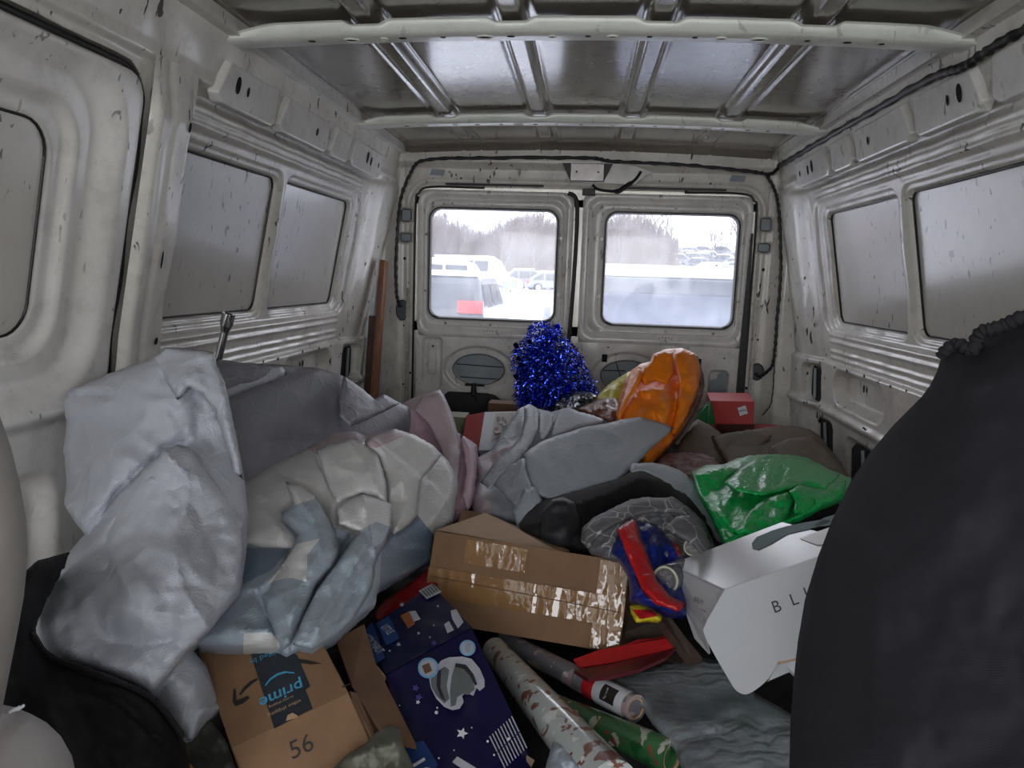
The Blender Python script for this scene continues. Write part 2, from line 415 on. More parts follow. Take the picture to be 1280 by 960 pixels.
def prof(z): return np.interp(z, [0, .30, .45, .66, .72, .78, 1.25, 1.32, 1.37, 1.43], [.93, .925, .91, .90, .888, .88, .79, .778, .762, .745])
BIG = (1.455, 2.035, .80, 1.168, .03); SML = (2.095, 2.672, .80, 1.168, .03)
def relief(y, z, s):
    r = np.zeros_like(y)
    r += .012*inn(rr(y, z, 1.40, 2.745, .768, 1.205, .06), .012)
    r += .009*inn(rr(y, z, BIG[0]-.02, BIG[1]+.016, .785, 1.183, .045), .008)+.009*inn(rr(y, z, SML[0]-.016, SML[1]+.018, .785, 1.183, .045), .008)
    r += .020*inn(rr(y, z, *BIG), .006)+.020*inn(rr(y, z, *SML), .006)
    win = sst((y-1.45)/.03)*sst((2.72-y)/.05)
    for zc, a in ((.757, .007), (.735, .007), (.700, .006), (.678, .007), (1.214, .005), (1.231, .005), (1.246, .004)):
        r -= a*np.exp(-((z-zc)/.0055)**2)*win
    r += .016*np.exp(-((z-1.268)/.014)**2)*sst((y-1.5)/.04)*sst((2.95-y)/.1)
    r -= .010*sst((z-1.285)/.012)
    # below the belt: inner panel stands proud of the skin, with pockets and ledges
    low = sst((.665-z)/.012)*sst((y-1.5)/.03)
    r -= .016*low
    r += .045*inn(rr(y, z, 2.20, 2.62, .535, .635, .05), .03)*low
    r -= .014*np.exp(-((z-.49)/.015)**2)*low
    r += .05*inn(rr(y, z, 2.76, 2.90, .50, .635, .03), .008)*low
    r += .05*inn(rr(y, z, 2.62, 2.80, .33, .455, .03), .008)*low
    r += .05*inn(rr(y, z, 2.18, 2.48, .24, .44, .03), .008)*low
    r += .05*inn(rr(y, z, 1.62, 2.00, .28, .46, .04), .008)*low
    # rear corner pillar stands in from the wall
    pil = sst((y-2.80)/.10); r -= .030*pil*sst((1.33-z)/.08)
    r += .007*np.exp(-((y-2.79)/.012)**2)*sst((1.25-z)/.05)
    r += .002*np.sin(y*37)*np.sin(z*29)
    return r
def wall_pt(s, y, z, off=0.):
    y_ = np.array([float(y)]); z_ = np.array([float(z)])
    return Vector((float(s*(prof(z_)+relief(y_, z_, s)-off)[0]), float(y), float(z)))
def wall_fr(s, y, z, off=0.):      # local frame lying on the wall
    dz = .02; a = Vector((s*float(prof(z-dz)), y, z-dz)); b = Vector((s*float(prof(z+dz)), y, z+dz))
    f = Frame(wall_pt(s, y, z, off), (0, 1, 0), (b-a)); 
    if f.n.x*s > 0: f.n = -f.n
    return f

wall = {}
for s, nm in ((-1, 'wall_left'), (1, 'wall_right')):
    ys = np.arange(.30 if s < 0 else .5, 3.125, .0065); zs = np.arange(0, 1.431, .0036)
    Yg, Zg = np.meshgrid(ys, zs); X = s*(prof(Zg)+relief(Yg, Zg, s))
    if s > 0: Xs, Ys_, Zs_ = X, Yg, Zg
    else: Xs, Ys_, Zs_ = X[:, ::-1], Yg[:, ::-1], Zg[:, ::-1]
    mk = np.ones(Xs.shape, bool)
    for P_ in (BIG, SML): mk &= rr(Ys_, Zs_, *P_) > -.004
    if s < 0: mk &= rr(Ys_, Zs_, -1., 1.352, -1., 1.272, .055) > 0
    w = grid(nm, Xs, Ys_, Zs_, M_WALL, mask=mk[:-1, :-1]); w['kind'] = 'structure'; wall[s] = w
    yy, zz = np.meshgrid(np.linspace(.30, 3.15, 30), np.linspace(0, 1.44, 24))
    grid('outer_skin', s*(prof(zz)+.085), yy, zz, M_SKIN, w)  # sheet added behind the wall to stop daylight leaking through its gaps
    # blanked side windows: the outer skin seen through the inner frame
    for (a0, a1, b0, b1, r) in (BIG, SML):
        yy, zz = np.meshgrid(np.linspace(a0-.01, a1+.01, 40), np.linspace(b0-.01, b1+.01, 26))
        bow = .012*(1-((yy-(a0+a1)/2)/(a1-a0)*2)**2)
        grid('window_panel', s*(prof(zz)+.036+bow*.6), yy, zz, M_SKIN, w)
        # black sealer line around the panel
        lp = [wall_pt(s, *p) for p in []]
        ring = []
        for (cy, cz, t0) in ((a1-r, b1-r, 0), (a0+r, b1-r, 90), (a0+r, b0+r, 180), (a1-r, b0+r, 270)):
            for k in range(6):
                t = math.radians(t0+18*k); y_ = cy+(r-.003)*math.cos(t); z_ = cz+(r-.003)*math.sin(t)
                ring.append(Vector((s*(float(prof(z_))+.034), y_, z_)))
        ring.append(ring[0]); tube('panel_sealer', ring, .0030, M_BLACK, w, n=6, caps=False)
    # pressed brackets along the cant rail
    for (y0, y1, hl) in ((1.30, 1.53, []), (1.57, 1.86, [(.25, .55, .011, .019), (.42, .5, .006, .011)]), (1.89, 2.24, [(.7, .45, .006, .011)]),
                         (2.27, 2.44, []), (2.47, 2.82, [(.45, .55, .011, .020), (.58, .45, .009, .016), (.85, .45, .006, .010)])):
        if s < 0 and y0 < 1.4: continue
        fr = wall_fr(s, (y0+y1)/2, 1.315, .0); L = (y1-y0)/2
        pts = [(-L, -.030), (-L+.02, -.046), (L-.02, -.046), (L, -.034), (L-.012, .040), (-L+.03, .040)]
        b_o = [fr.p(x, y, .016) for x, y in pts]; i_o = [fr.p(x*1.06, y*1.12, -.006) for x, y in pts]
        V = [tuple(p) for p in b_o+i_o]; F = [tuple(range(6))]+[(i, i+6, (i+1) % 6+6, (i+1) % 6) for i in range(6)]
        br = mesh_obj('rail_bracket', V, F, M_WALL2, w); fix_normals(br); bevel(br, .004)
        f2 = Frame(fr.p(0, 0, .0175), fr.u, fr.v)
        for (t, q, rx, ry) in hl:
            decal('hole', f2, circ(-L+2*L*t, -.03+.06*q, rx, ry, 14), M_HOLE, br, h=.0004)
    # small punched holes and screws in the sheet metal
    rg = random.Random(5+s)
    for (y, z, rx, rz) in [(1.47, .70, .010, .014), (2.15, .652, .005, .005), (2.35, .655, .006, .006), (2.50, .652, .006, .006), (2.62, .65, .005, .005),
                           (2.44, .60, .006, .010), (2.47, .60, .008, .013), (2.72, .60, .004, .004), (2.84, .78, .006, .008), (2.86, .95, .005, .006), (2.72, .47, .005, .01),
                           (1.72, .60, .012, .012), (1.60, .66, .005, .005), (2.30, .50, .014, .006), (2.95, 1.02, .005, .005), (2.97, .80, .006, .006),
                           (2.98, .60, .005, .005), (2.76, .68, .004, .004), (2.05, .655, .004, .004), (1.9, .62, .006, .009)]:
        fr = wall_fr(s, y, z); decal('hole', fr, circ(0, 0, rx, rz, 12), M_HOLE, w, h=.0015)
    # dark shapes inside the big openings
    for (y0, y1, z0, z1) in ((2.765, 2.895, .505, .63), (2.625, 2.795, .335, .45), (2.19, 2.47, .245, .435), (1.63, 1.99, .285, .455)):
        fr = wall_fr(s, (y0+y1)/2, (z0+z1)/2, .0)
        a, b = (y1-y0)/2, (z1-z0)/2
        decal('opening', Frame(fr.p(0, 0, .001), fr.u, fr.v), [(-a, -b*.6), (-a*.5, -b), (a*.7, -b), (a, -b*.7), (a, b*.7), (a*.7, b), (-a*.4, b), (-a, b*.4)], M_HOLE, w, h=.036)
        tube('cavity_strut', [fr.p(a*.1, -b*.9, .042), fr.p(a*.2, b*.9, .042)], .006, M_GREYSKIN, w, n=6)
    # roof rail with drip seal
    ry = np.linspace(-.8, 3.1, 60)
    tube('roof_rail', [(s*.772, y, 1.392) for y in ry], .015, M_WALL, w, n=8)
    tube('rail_sealer', [(s*(.748+.001*math.sin(y*9)), y, 1.411) for y in ry], .012, M_BLACK, w, n=6)

# left B pillar and the panelled side door in front of it
y0 = np.linspace(1.352, 1.50, 20); z0 = np.linspace(0, 1.30, 160); Yg, Zg = np.meshgrid(y0[::-1], z0)
u_ = (Yg-1.352)/.148
tp_ = sst((1.285-Zg)/.10)
X = -(prof(Zg)-.013*(1-tp_)-tp_*.012-tp_*.020*inn(np.abs(u_-.45)-.42, .12)+.004*np.exp(-((u_-.35)/.06)**2)+.003*np.sin(Zg*23+1)*u_)
pillar = grid('pillar', X, Yg, Zg, M_WALL, wall[-1])
for (y, z, rx, rz) in ((1.46, 1.19, .005, .010), (1.43, .93, .003, .018), (1.45, .765, .006, .008), (1.455, .705, .009, .013), (1.44, .55, .006, .006)):
    decal('hole', Frame((-(float(prof(z))-.033), y, z), (0, 1, 0), (.2, 0, 1)), circ(0, 0, rx, rz, 12), M_HOLE, wall[-1], h=.002)
yd = np.linspace(.35, 1.335, 150); zd = np.linspace(.02, 1.262, 220); Yg, Zg = np.meshgrid(yd[::-1], zd)
def doorrel(y, z):
    r = np.zeros_like(y)
    r += .030*inn(rr(y, z, .30, 1.262, .700, 1.235, .11), .055)
    r += .014*inn(rr(y, z, .34, 1.195, .765, 1.17, .07), .020)
    r += .012*inn(rr(y, z, .38, 1.155, .800, 1.135, .055), .012)
    e = rr(y, z, .0, 1.335, -.5, 1.262, .06); r += .03*sst(1+e/.02)**2
    r += .018*sst((.655-z)/.02)-.012*np.exp(-((z-.662)/.012)**2)
    r += .03*inn(rr(y, z, .5, 1.2, .15, .55, .06), .03)
    return r
door3 = grid('door_3', -(prof(Zg)-.022+doorrel(Yg, Zg)), Yg, Zg, M_WALL2, mask=(rr(Yg, Zg, -1, 1.337, -1, 1.262, .05) < .001)[:-1, :-1]); door3['kind'] = 'structure'
yy, zz = np.meshgrid(np.linspace(.37, 1.165, 30)[::-1], np.linspace(.79, 1.145, 20))
grid('window_panel', -(prof(zz)+.026), yy, zz, M_SKIN, door3)
ring = []
for (cy, cz, t0) in ((1.10, 1.085, 0), (.43, 1.085, 90), (.43, .85, 180), (1.10, .85, 270)):
    for k in range(7):
        t = math.radians(t0+15*k); y_ = cy+.052*math.cos(t); z_ = cz+.052*math.sin(t); ring.append(Vector((-(float(prof(z_))+.024), y_, z_)))
tube('panel_sealer', ring+[ring[0]], .0025, M_BLACK, door3, n=6, caps=False)
tube('door_seal', [(-(float(prof(z))-.004), 1.343+.004*math.sin(z*30), z) for z in np.linspace(.05, 1.21, 40)]+[(-.795, 1.291+.052*math.cos(a), 1.213+.052*math.sin(a)) for a in np.linspace(.15, 1.5, 8)]+[(-.795, y, 1.266) for y in np.linspace(1.28, .4, 16)], .0065, M_BLACK, door3, n=8)
tube('trim_strip', smoothpts([(-.872, .86, .70), (-.868, .92, .712), (-.868, .98, .70), (-.870, 1.03, .676)], 5), .0028, plain('white_cord', '#dcdcd8', .5), door3, n=6)
for (y, z, a, b) in ((1.255, .60, .006, .012), (1.26, .575, .004, .004), (1.25, .545, .012, .020)):
    decal('hole', Frame((-(float(prof(z))-.022+float(doorrel(np.array([y]), np.array([z]))[0])), y, z), (0, 1, 0), (0, 0, 1)), circ(0, 0, a, b, 12), M_HOLE, door3, h=.002)

# unseen cab shell; front window openings shaped to hold back light near the front
for s, nm in ((-1, 'wall_cab_left'), (1, 'wall_cab_right')):
    yl = .35 if s < 0 else .5
    yy, zz = np.meshgrid(np.linspace(-1.25, yl, 12), np.linspace(0, 1.0, 10))
    g = grid(nm, s*prof(zz), yy, zz, M_WALL2); g['kind'] = 'structure'
    yy, zz = np.meshgrid(np.linspace(-.48, yl+.02, 8), np.linspace(.95, 1.42, 10)); grid('light_block_panel', s*(prof(zz)+.012), yy, zz, M_WALL2, g)  # added out of view to close part of the side window and cut light
box('wall_front', (0, -1.28, .39), (1.8, .04, .78), M_WALL2)['kind'] = 'structure'
box('trim_4', (0, -1.28, 1.395), (1.8, .04, .10), M_WALL2)['kind'] = 'structure'
for s in (-1, 1): box('windscreen_pillar', (s*.84, -1.15, 1.12), (.05, .22, .52), M_WALL2, wall[s]); box('door_pillar', (s*.83, .38 if s < 0 else .44, 1.10), (.05, .14, .56), M_WALL2, wall[s])

for s in (-1, 1):
    o = box('roof_side_rail', (s*.80, 1.0, 1.425), (.16, 4.2, .05), M_WALL, wall[s])
    box('cab_header', (s*.80, -.30, 1.385), (.05, 1.9, .06), M_WALL2, wall[s])
# floor
xx, yy = np.meshgrid(np.linspace(-.93, .93, 200), np.linspace(-1.25, 3.14, 30))
fl = grid('floor', xx, yy, .006*np.sign(np.sin(xx*60)), M_FLOOR); fl['kind'] = 'structure'

# ceiling
RIBS = (-.75, -.45, -.15, .15, .45, .75)
xs = np.arange(-.80, .8001, .005); yr = np.arange(-1.28, 3.12, .02); Xg, Yg = np.meshgrid(xs, yr)
def roofz(x): return 1.424+.026*(1-(x/.8)**2)
Zr = roofz(Xg)
rib = np.zeros_like(Xg)
for xc in RIBS:
    slit = sst((np.abs(Yg-2.52)-.03)/.03)*sst((2.93-Yg)/.05)
    rib = np.maximum(rib, (1-sst((np.abs(Xg-xc)-.017)/.013))*slit)
    Zr += .0035*np.exp(-((np.abs(Xg-xc)-.036)/.006)**2)
Zr = Zr-.013*rib-.03*sst((np.abs(Xg)-.77)/.03)-.035*sst((Yg-3.0)/.1)
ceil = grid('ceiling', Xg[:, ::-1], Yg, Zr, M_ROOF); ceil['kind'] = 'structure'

# roof bows
def bow(yc, nm, dep):
    xs = np.linspace(-.765, .765, 260)
    zb = 1.388+.022*(1-(xs/.765)**2)
    end = sst((.765-np.abs(xs))/.13)
    zt = zb+.006+.017*end
    for xc in RIBS[1:-1]: zt = zt-.009*(1-sst((np.abs(xs-xc)-.028)/.022))
    rows = []
    for (dy, k, dz) in ((-.012, 1, .004), (.0, 1, .004), (.002, 1, 0), (.0, .45, 0), (-.004, 0, .004), (.0, 0, 0), (dep*.5, 0, -.001), (dep, 0, 0), (dep, 1, 0), (dep+.012, 1, .004)):
        rows.append((xs, np.full_like(xs, yc+dy), zb+(zt-zb)*k+dz))
    X = np.array([r[0] for r in rows]); Y_ = np.array([r[1] for r in rows]); Z_ = np.array([r[2] for r in rows])
    o = grid(nm, X[:, ::-1], Y_, Z_, M_BOW); o['kind'] = 'structure'; sharp(o, 50)
    rg = random.Random(int(yc*100))
    for i, xh in enumerate(np.linspace(-.58, .58, 17)):
        xh += rg.uniform(-.02, .02); zh = 1.388+.022*(1-(xh/.765)**2)-.0012
        big = i % 4 == 1; w_, d_ = ((.016, .009) if big else (.007, .006)) if i % 3 else (.010, .007)
        f = Frame((xh, yc+dep*.42, zh), (1, 0, 0), (0, 1, 0)); f.n = Vector((0, 0, -1))
        if big or i % 5 == 2:
            ring = [f.p(x, y, .001) for x, y in circ(0, 0, w_, d_, 16)]; tube('hole_flange', ring+[ring[0]], .0018, M_BOW, o, n=5, caps=False)
        decal('hole', f, circ(0, 0, w_*.85, d_*.85, 12), M_HOLE, o, h=.0006)
    return o
bow(1.585, 'trim_1', .055); bow(2.47, 'trim_2', .050); bow(.55, 'trim_3', .06)

# rear wall: header, corner pillars, sill around the two doors
XD, ZD = .688, 1.270
xs = np.arange(-.96, .9601, .004); zs = np.arange(0, 1.4401, .004); Xg, Zg = np.meshgrid(xs, zs)
ax = np.abs(Xg)
R_ = np.zeros_like(Xg)
dd = rr(Xg, Zg, -XD, XD, -.4, ZD, .07)
R_ += .012*np.exp(-((dd-.012)/.006)**2)-.006*np.exp(-((dd-.030)/.008)**2)
R_ -= .05*sst((ax-.75)/.06)-.004*np.exp(-((ax-.735)/.004)**2)
R_ -= .03*sst((Zg-1.345)/.03)
R_ += .018*inn(rr(ax, Zg, .70, .752, 1.13, 1.185, .01), .006)+.018*inn(rr(ax, Zg, .70, .752, 1.045, 1.085, .01), .006)
mk = (dd > .004)[:-1, :-1]
rear = grid('wall_rear', Xg, 3.10+R_, Zg, M_WALL, mask=mk); rear['kind'] = 'structure'
box('outer_skin', (0, 3.150, .33), (1.92, .01, .78), M_SKIN, rear); box('outer_skin', (0, 3.150, 1.32), (1.92, .01, .22), M_SKIN, rear)  # rear sheets added to block light leaking past the doors and pillars
box('outer_skin', (0, 3.150, .96), (.15, .01, .56), M_SKIN, rear)
for s in (-1, 1): box('outer_skin', (s*.80, 3.150, .96), (.32, .01, .56), M_SKIN, rear)
box('sill', (0, 3.12, .04), (1.9, .06, .09), M_WALL, rear)
FR = lambda x, z, y=3.10: Frame((x, y, z), (1, 0, 0), (0, 0, 1))
for s in (-1, 1):
    for (x, z, a, b) in ((s*.726, 1.157, .020, .024), (s*.726, 1.066, .022, .016)):
        f = FR(x, z, 3.112); rp = [(-a, -b*.7), (-a*.7, -b), (a*.7, -b), (a, -b*.7), (a, b*.7), (a*.7, b), (-a*.7, b), (-a, b*.7)]
        decal('access_hole', f, rp, M_GREYSKIN, rear, h=.012)
        ring = [f.p(p, q, .0125) for p, q in rp]; tube('hole_edge', ring+[ring[0]], .0018, M_BLACK, rear, n=5, caps=False)
    f = FR(s*.735, .765 if s < 0 else .57, 3.09)
    decal('access_hole', f, circ(0, 0, .026, .042 if s < 0 else .034, 20), plain('cavity_grey', '#4b5357', .5), rear, h=.003)
    ring = [f.p(p, q, .004) for p, q in circ(0, 0, .026, .042 if s < 0 else .034, 20)]; tube('hole_edge', ring+[ring[0]], .002, M_BLACK, rear, n=5, caps=False)
    f = FR(s*.60, 1.332, 3.098); decal('access_hole', f, [(-.03, -.012), (.03, -.014), (.034, .01), (-.02, .013)], M_GREYSKIN, rear, h=.004)
    for (x, z, r) in ((.73, .98, .006), (.715, .88, .005), (.73, .70, .004), (.72, 1.02, .004), (.70, .50, .005), (.73, .45, .004), (.5, 1.31, .004), (.3, 1.315, .003)):
        decal('hole', FR(s*x, z, 3.10), circ(0, 0, r, r*1.1, 10), M_HOLE, rear, h=.004)
    # black weather strip between pillar and door
    tube('door_seal', smoothpts([(s*.40, 3.085, 1.272), (s*.62, 3.085, 1.272), (s*.672, 3.085, 1.245), (s*.684, 3.085, 1.19), (s*.686, 3.085, .8), (s*.688, 3.085, .15)], 6), .0045, M_BLACK, rear, n=6)
    # piano-like raised hinge channel, chipped down to dark metal
    box('hinge_channel', (s*.712, 3.088, .55), (.014, .014, .62), paint('chipped_paint', '#bdbbb2', .5, .9, 1., grime='#4a3d30', dscale=9), rear, bev=.003)
    box('latch_bar', (s*.36, 3.082, 1.285), (.40, .012, .008), plain('dark_bar', '#2c2c2b', .5), rear, bev=.002)
plate('wide_seal', [(.668, 3.075, 1.12), (.676, 3.075, 1.12), (.690, 3.075, .3), (.655, 3.075, .3), (.658, 3.075, .7)], (0, .008, 0), M_BLACK, rear)
# dome bracket in the middle of the header
br = plate('header_bracket', [(-.06, 3.062, 1.30), (.20, 3.062, 1.295), (.235, 3.062, 1.325), (.27, 3.062, 1.345), (.20, 3.062, 1.368), (.11, 3.062, 1.378), (.02, 3.062, 1.372), (-.06, 3.062, 1.365)], (0, .03, 0), M_WALL2, rear, bev=.003)
box('cover_plate', (.012, 3.050, 1.337), (.135, .012, .070), M_STEEL, rear, bev=.003)
for x in (-.030, .055): decal('screw', FR(x, 1.338, 3.044), circ(0, 0, .004, .004, 10), M_HOLE, rear, h=.001)
for sg in (-1, 1): plate('bracket_wing', [(.012+sg*.066, 3.048, 1.372), (.012+sg*.100, 3.048, 1.372), (.012+sg*.066, 3.048, 1.302)], (0, .004, 0), M_BLACK, rear)
box('door_catch', (.022, 3.058, 1.262), (.052, .03, .026), M_BLACK, rear, bev=.003)
tube('latch_wire', smoothpts([(.035, 3.05, 1.29), (.06, 3.05, 1.272), (.13, 3.05, 1.266), (.155, 3.05, 1.278), (.20, 3.05, 1.312), (.222, 3.05, 1.345)], 5), [.006]*10+[.010]*9+[.006]*7, M_BLACK, rear, n=6)

# the two rear doors
def ring_loft(name, loops, mat, parent=None, N=14, taper=0):
    V = []; F = []; n = N*4
    for (x0, x1, z0, z1, r, y) in loops:
        for (cx, cz, t0) in ((x1-r, z1-r, 0), (x0+r, z1-r, 90), (x0+r, z0+r, 180), (x1-r, z0+r, 270)):
            for k in range(N):
                t = math.radians(t0+90*k/(N-1)); V.append((cx+r*math.cos(t), y, cz+r*math.sin(t)))
    for i in range(len(loops)-1):
        for j in range(n): F.append((i*n+j, i*n+(j+1) % n, (i+1)*n+(j+1) % n, (i+1)*n+j))
    return sharp(fix_normals(mesh_obj(name, V, F, mat, parent)), 60)
M_GLASS = NT('dusty_window_glass')
q = M_GLASS; q.t.nodes.remove(q.b); mo = q.t.nodes['Material Output']
tr = q.n('ShaderNodeBsdfTransparent'); tr.inputs[0].default_value = (.66, .66, .68, 1)
tl = q.n('ShaderNodeBsdfTranslucent'); tl.inputs[0].default_value = (.9, .92, 1, 1)
gl = q.n('ShaderNodeBsdfGlossy', Roughness=.05); m1 = q.n('ShaderNodeMixShader'); m2 = q.n('ShaderNodeMixShader')
dr = q.ramp(q.noise(9, 7, .7), [(.3, .03), (.75, .09)]); q.l(dr, m1.inputs[0]); q.l(tr.outputs[0], m1.inputs[1]); q.l(tl.outputs[0], m1.inputs[2])
m2.inputs[0].default_value = .03; q.l(m1.outputs[0], m2.inputs[1]); q.l(gl.outputs[0], m2.inputs[2]); q.l(m2.outputs[0], mo.inputs[0])
M_GLASS = q.m
for s, k in ((-1, 1), (1, 2)):
    xi, xo = (.034, .672) if s < 0 else (.002, .672)
    def X2(a, b): return (min(s*a, s*b), max(s*a, s*b))
    g = (.098, .624, .738, 1.190)
    def lp(a, b, c, d, r, y):
        x = X2(a, b); return (x[0], x[1], c, d, r, y)
    Y0 = 3.082
    loops = [lp(xi, xo, .660, 1.262, .012, Y0+.03), lp(xi, xo, .660, 1.262, .05, Y0+.004), lp(xi+.004, xo-.004, .664, 1.258, .05, Y0),
             lp(xi+.022, xo-.020, .690, 1.243, .05, Y0), lp(xi+.028, xo-.026, .697, 1.236, .05, Y0+.012),
             lp(xi+.036, xo-.034, .706, 1.226, .05, Y0+.014), lp(xi+.042, xo-.036, .710, 1.220, .05, Y0+.006), lp(g[0]-.010, g[1]+.010, .728, 1.200, .05, Y0+.008),
             lp(g[0]-.002, g[1]+.002, .736, 1.192, .045, Y0+.020), lp(g[0], g[1], .738, 1.190, .045, Y0+.035)]
    d = ring_loft('door_%d' % k, loops, M_WALL2); d['kind'] = 'structure'
    x0, x1 = X2(xi, xo); xg = np.arange(x0, x1+.001, .004); zg = np.arange(.05, .6641, .004); Xg, Zg = np.meshgrid(xg, zg)
    ox, oz = (-.405, .528) if s < 0 else (.215, .528)
    e1 = np.hypot((Xg-ox)/.150, (Zg-oz)/.098); e2 = np.hypot((Xg-ox)/.108, (Zg-oz)/.063)
    rel = .010*(1-sst((e1-.93)/.10))+.030*(1-sst((e2-.97)/.05))+.010*sst((Zg-.652)/.012)*0
    if s < 0: rel += .012*inn(rr(Xg, Zg, -.645, -.565, .44, .655, .015), .008)-.007*inn(rr(Xg, Zg, -.622, -.588, .50, .635, .015), .01)
    else: rel += .03*inn(rr(Xg, Zg, .548, .622, .435, .565, .02), .008)
    rel += .010*inn(rr(Xg, Zg, x0+.05, x1-.05, .06, .40, .05), .02)
    rel += .0015*np.sin(Xg*41+k)*np.sin(Zg*33)
    grid('lower_panel', Xg, Y0+.002+rel, Zg, M_WALL2, d)
    # oval access hole: outer skin behind it in strips
    c3 = [(ox+a, oz+b) for a, b in circ(0, 0, .106, .062, 28)]
    f = FR(0, 0, Y0+.026); decal('access_hole', f, c3, M_GREYSKIN, d, h=.0005)
    if s < 0: ln = [((-.100, .018), (.102, .012)), ((-.082, -.036), (.088, -.040))]
    else: ln = [((-.100, .018), (-.01, .020)), ((-.05, .055), (-.005, -.058)), ((-.06, -.045), (.0, -.02))]
    for a, b in ln: tube('skin_joint', [f.p(ox+a[0], oz+a[1], .003), f.p(ox+b[0], oz+b[1], .003)], .0022, M_BLACK, d, n=5)
    rg_ = [Vector((x, Y0+.006, z)) for x, z in [(ox+a, oz+b) for a, b in circ(0, 0, .110, .065, 28)]]
    tube('hole_edge', rg_+[rg_[0]], .0022, plain('edge_grey', '#6f716f', .5), d, n=5, caps=False)
    # small holes and window screws
    for (x, z, a, b) in ((-s*0+s*.24, .615, .008, .008), (s*.24, .598, .004, .004), (s*.205, .56, .003, .003), (s*.60, .62, .004, .004), (s*.19, .50, .003, .003)) if s < 0 else \
                        ((.118, .60, .011, .016), (.50, .60, .010, .014), (.13, .645, .003, .003), (.42, .63, .004, .004), (.60, .62, .003, .003)):
        decal('hole', FR(x, z, Y0), [(-a, -b), (a, -b), (a, b), (-a, b)], M_HOLE, d, h=.002)
    for (x, z) in [(t, 1.208) for t in (.20, .37, .53)]+[(t, .718) for t in (.17, .36, .55)]+[(.638, t) for t in (.85, 1.08)]+[(.082, t) for t in (.85, 1.08)]:
        sc = tube('screw', [(s*x, Y0+.008, z), (s*x, Y0-.0015, z)], .0055, M_STEEL, d, n=10); 
        decal('screw_recess', FR(s*x, z, Y0-.0015), circ(0, 0, .0025, .0025, 6), M_HOLE, sc, h=.0006)
    # pressed finger pad under the window
    f = FR(s*.36+.0, .688, Y0-.001)
    pad = plate('pull_pad', [f.p(a, b, .004) for a, b in circ(0, 0, .05, .011, 18)], (0, .006, 0), M_WALL2, d, bev=.002)
    for a in (-.025, -.012, 0, .012, .025): decal('hole', FR(s*.36+a, .690+(.003 if abs(a) < .02 else 0), Y0-.005), circ(0, 0, .003, .002, 8), M_HOLE, pad, h=.0006)
    w_ = box('window_%d' % k, (s*.361, 3.112, .964), (.526, .004, .452), M_GLASS); w_['kind'] = 'structure'
    gsk = ring_loft('rubber_gasket', [lp(g[0]-.004, g[1]+.004, .734, 1.194, .048, Y0+.014), lp(g[0]-.004, g[1]+.004, .734, 1.194, .048, Y0+.009), lp(g[0]+.002, g[1]-.002, .740, 1.188, .045, Y0+.009),
                  lp(g[0]+.006, g[1]-.006, .745, 1.184, .042, Y0+.018), lp(g[0]+.006, g[1]-.006, .745, 1.184, .042, Y0+.034)], M_BLACK, d)
decal('access_hole', FR(.585, .50, 3.100), [(-.034, -.062), (-.02, -.068), (.03, -.064), (.034, -.05), (.034, .062), (.012, .066), (-.004, .05), (-.006, .035), (-.030, .028), (-.034, .015)], M_GREYSKIN, bpy.data.objects['door_2'], h=.008)
# centre weather strip
st_ = tube('trim_5', smoothpts([(-.060, 3.070, 1.258), (-.030, 3.070, 1.240), (-.020, 3.070, 1.17), (-.022, 3.070, .95), (-.030, 3.070, .70), (-.036, 3.070, .66)], 6), .0085, M_BLACK, n=8); st_['kind'] = 'structure'

# wiring looms
def loom(pts, r, label):
    P = smoothpts(pts, 14); rg = random.Random(3)
    P = [p+Vector((rg.uniform(-1, 1), rg.uniform(-1, 1), rg.uniform(-1, 1)))*.0012 for p in P]
    o = tube('wiring_loom', P, [r*(1+.22*math.sin(i*1.7)) for i in range(len(P))], M_BLACK, n=8); return tag(o, label, 'cable')
loom([(.752, .75, 1.375), (.756, 1.3, 1.372), (.742, 1.50, 1.362), (.735, 1.60, 1.352), (.738, 1.75, 1.368), (.742, 2.2, 1.374), (.742, 2.7, 1.374), (.735, 3.0, 1.368)], .009, 'thick black ribbed wiring loom along the right roof rail')
loom([(-.735, 3.055, .78), (-.752, 3.055, .83), (-.757, 3.055, .95), (-.750, 3.055, 1.10), (-.738, 3.055, 1.22), (-.70, 3.055, 1.32), (-.64, 3.05, 1.372), (-.4, 3.05, 1.385), (0, 3.045, 1.392), (.12, 3.045, 1.380), (.4, 3.045, 1.372), (.64, 3.045, 1.352), (.715, 3.045, 1.345), (.735, 3.02, 1.362)], .0065, 'thin black cable running over the rear door header and down the left pillar')
loom([(.700, 3.05, 1.345), (.735, 3.05, 1.29), (.757, 3.05, 1.22), (.772, 3.04, 1.1), (.785, 3.04, .95), (.785, 3.04, .80), (.787, 3.04, .68), (.780, 3.04, .60), (.742, 3.06, .555), (.725, 3.06, .565)], .006, 'black cable hanging down the right rear pillar into a round hole')
loom([(.787, 3.045, .66), (.792, 3.045, .56), (.790, 3.045, .45), (.76, 3.045, .40)], .0022, 'thin dark wire dangling beside the round pillar hole on the right')

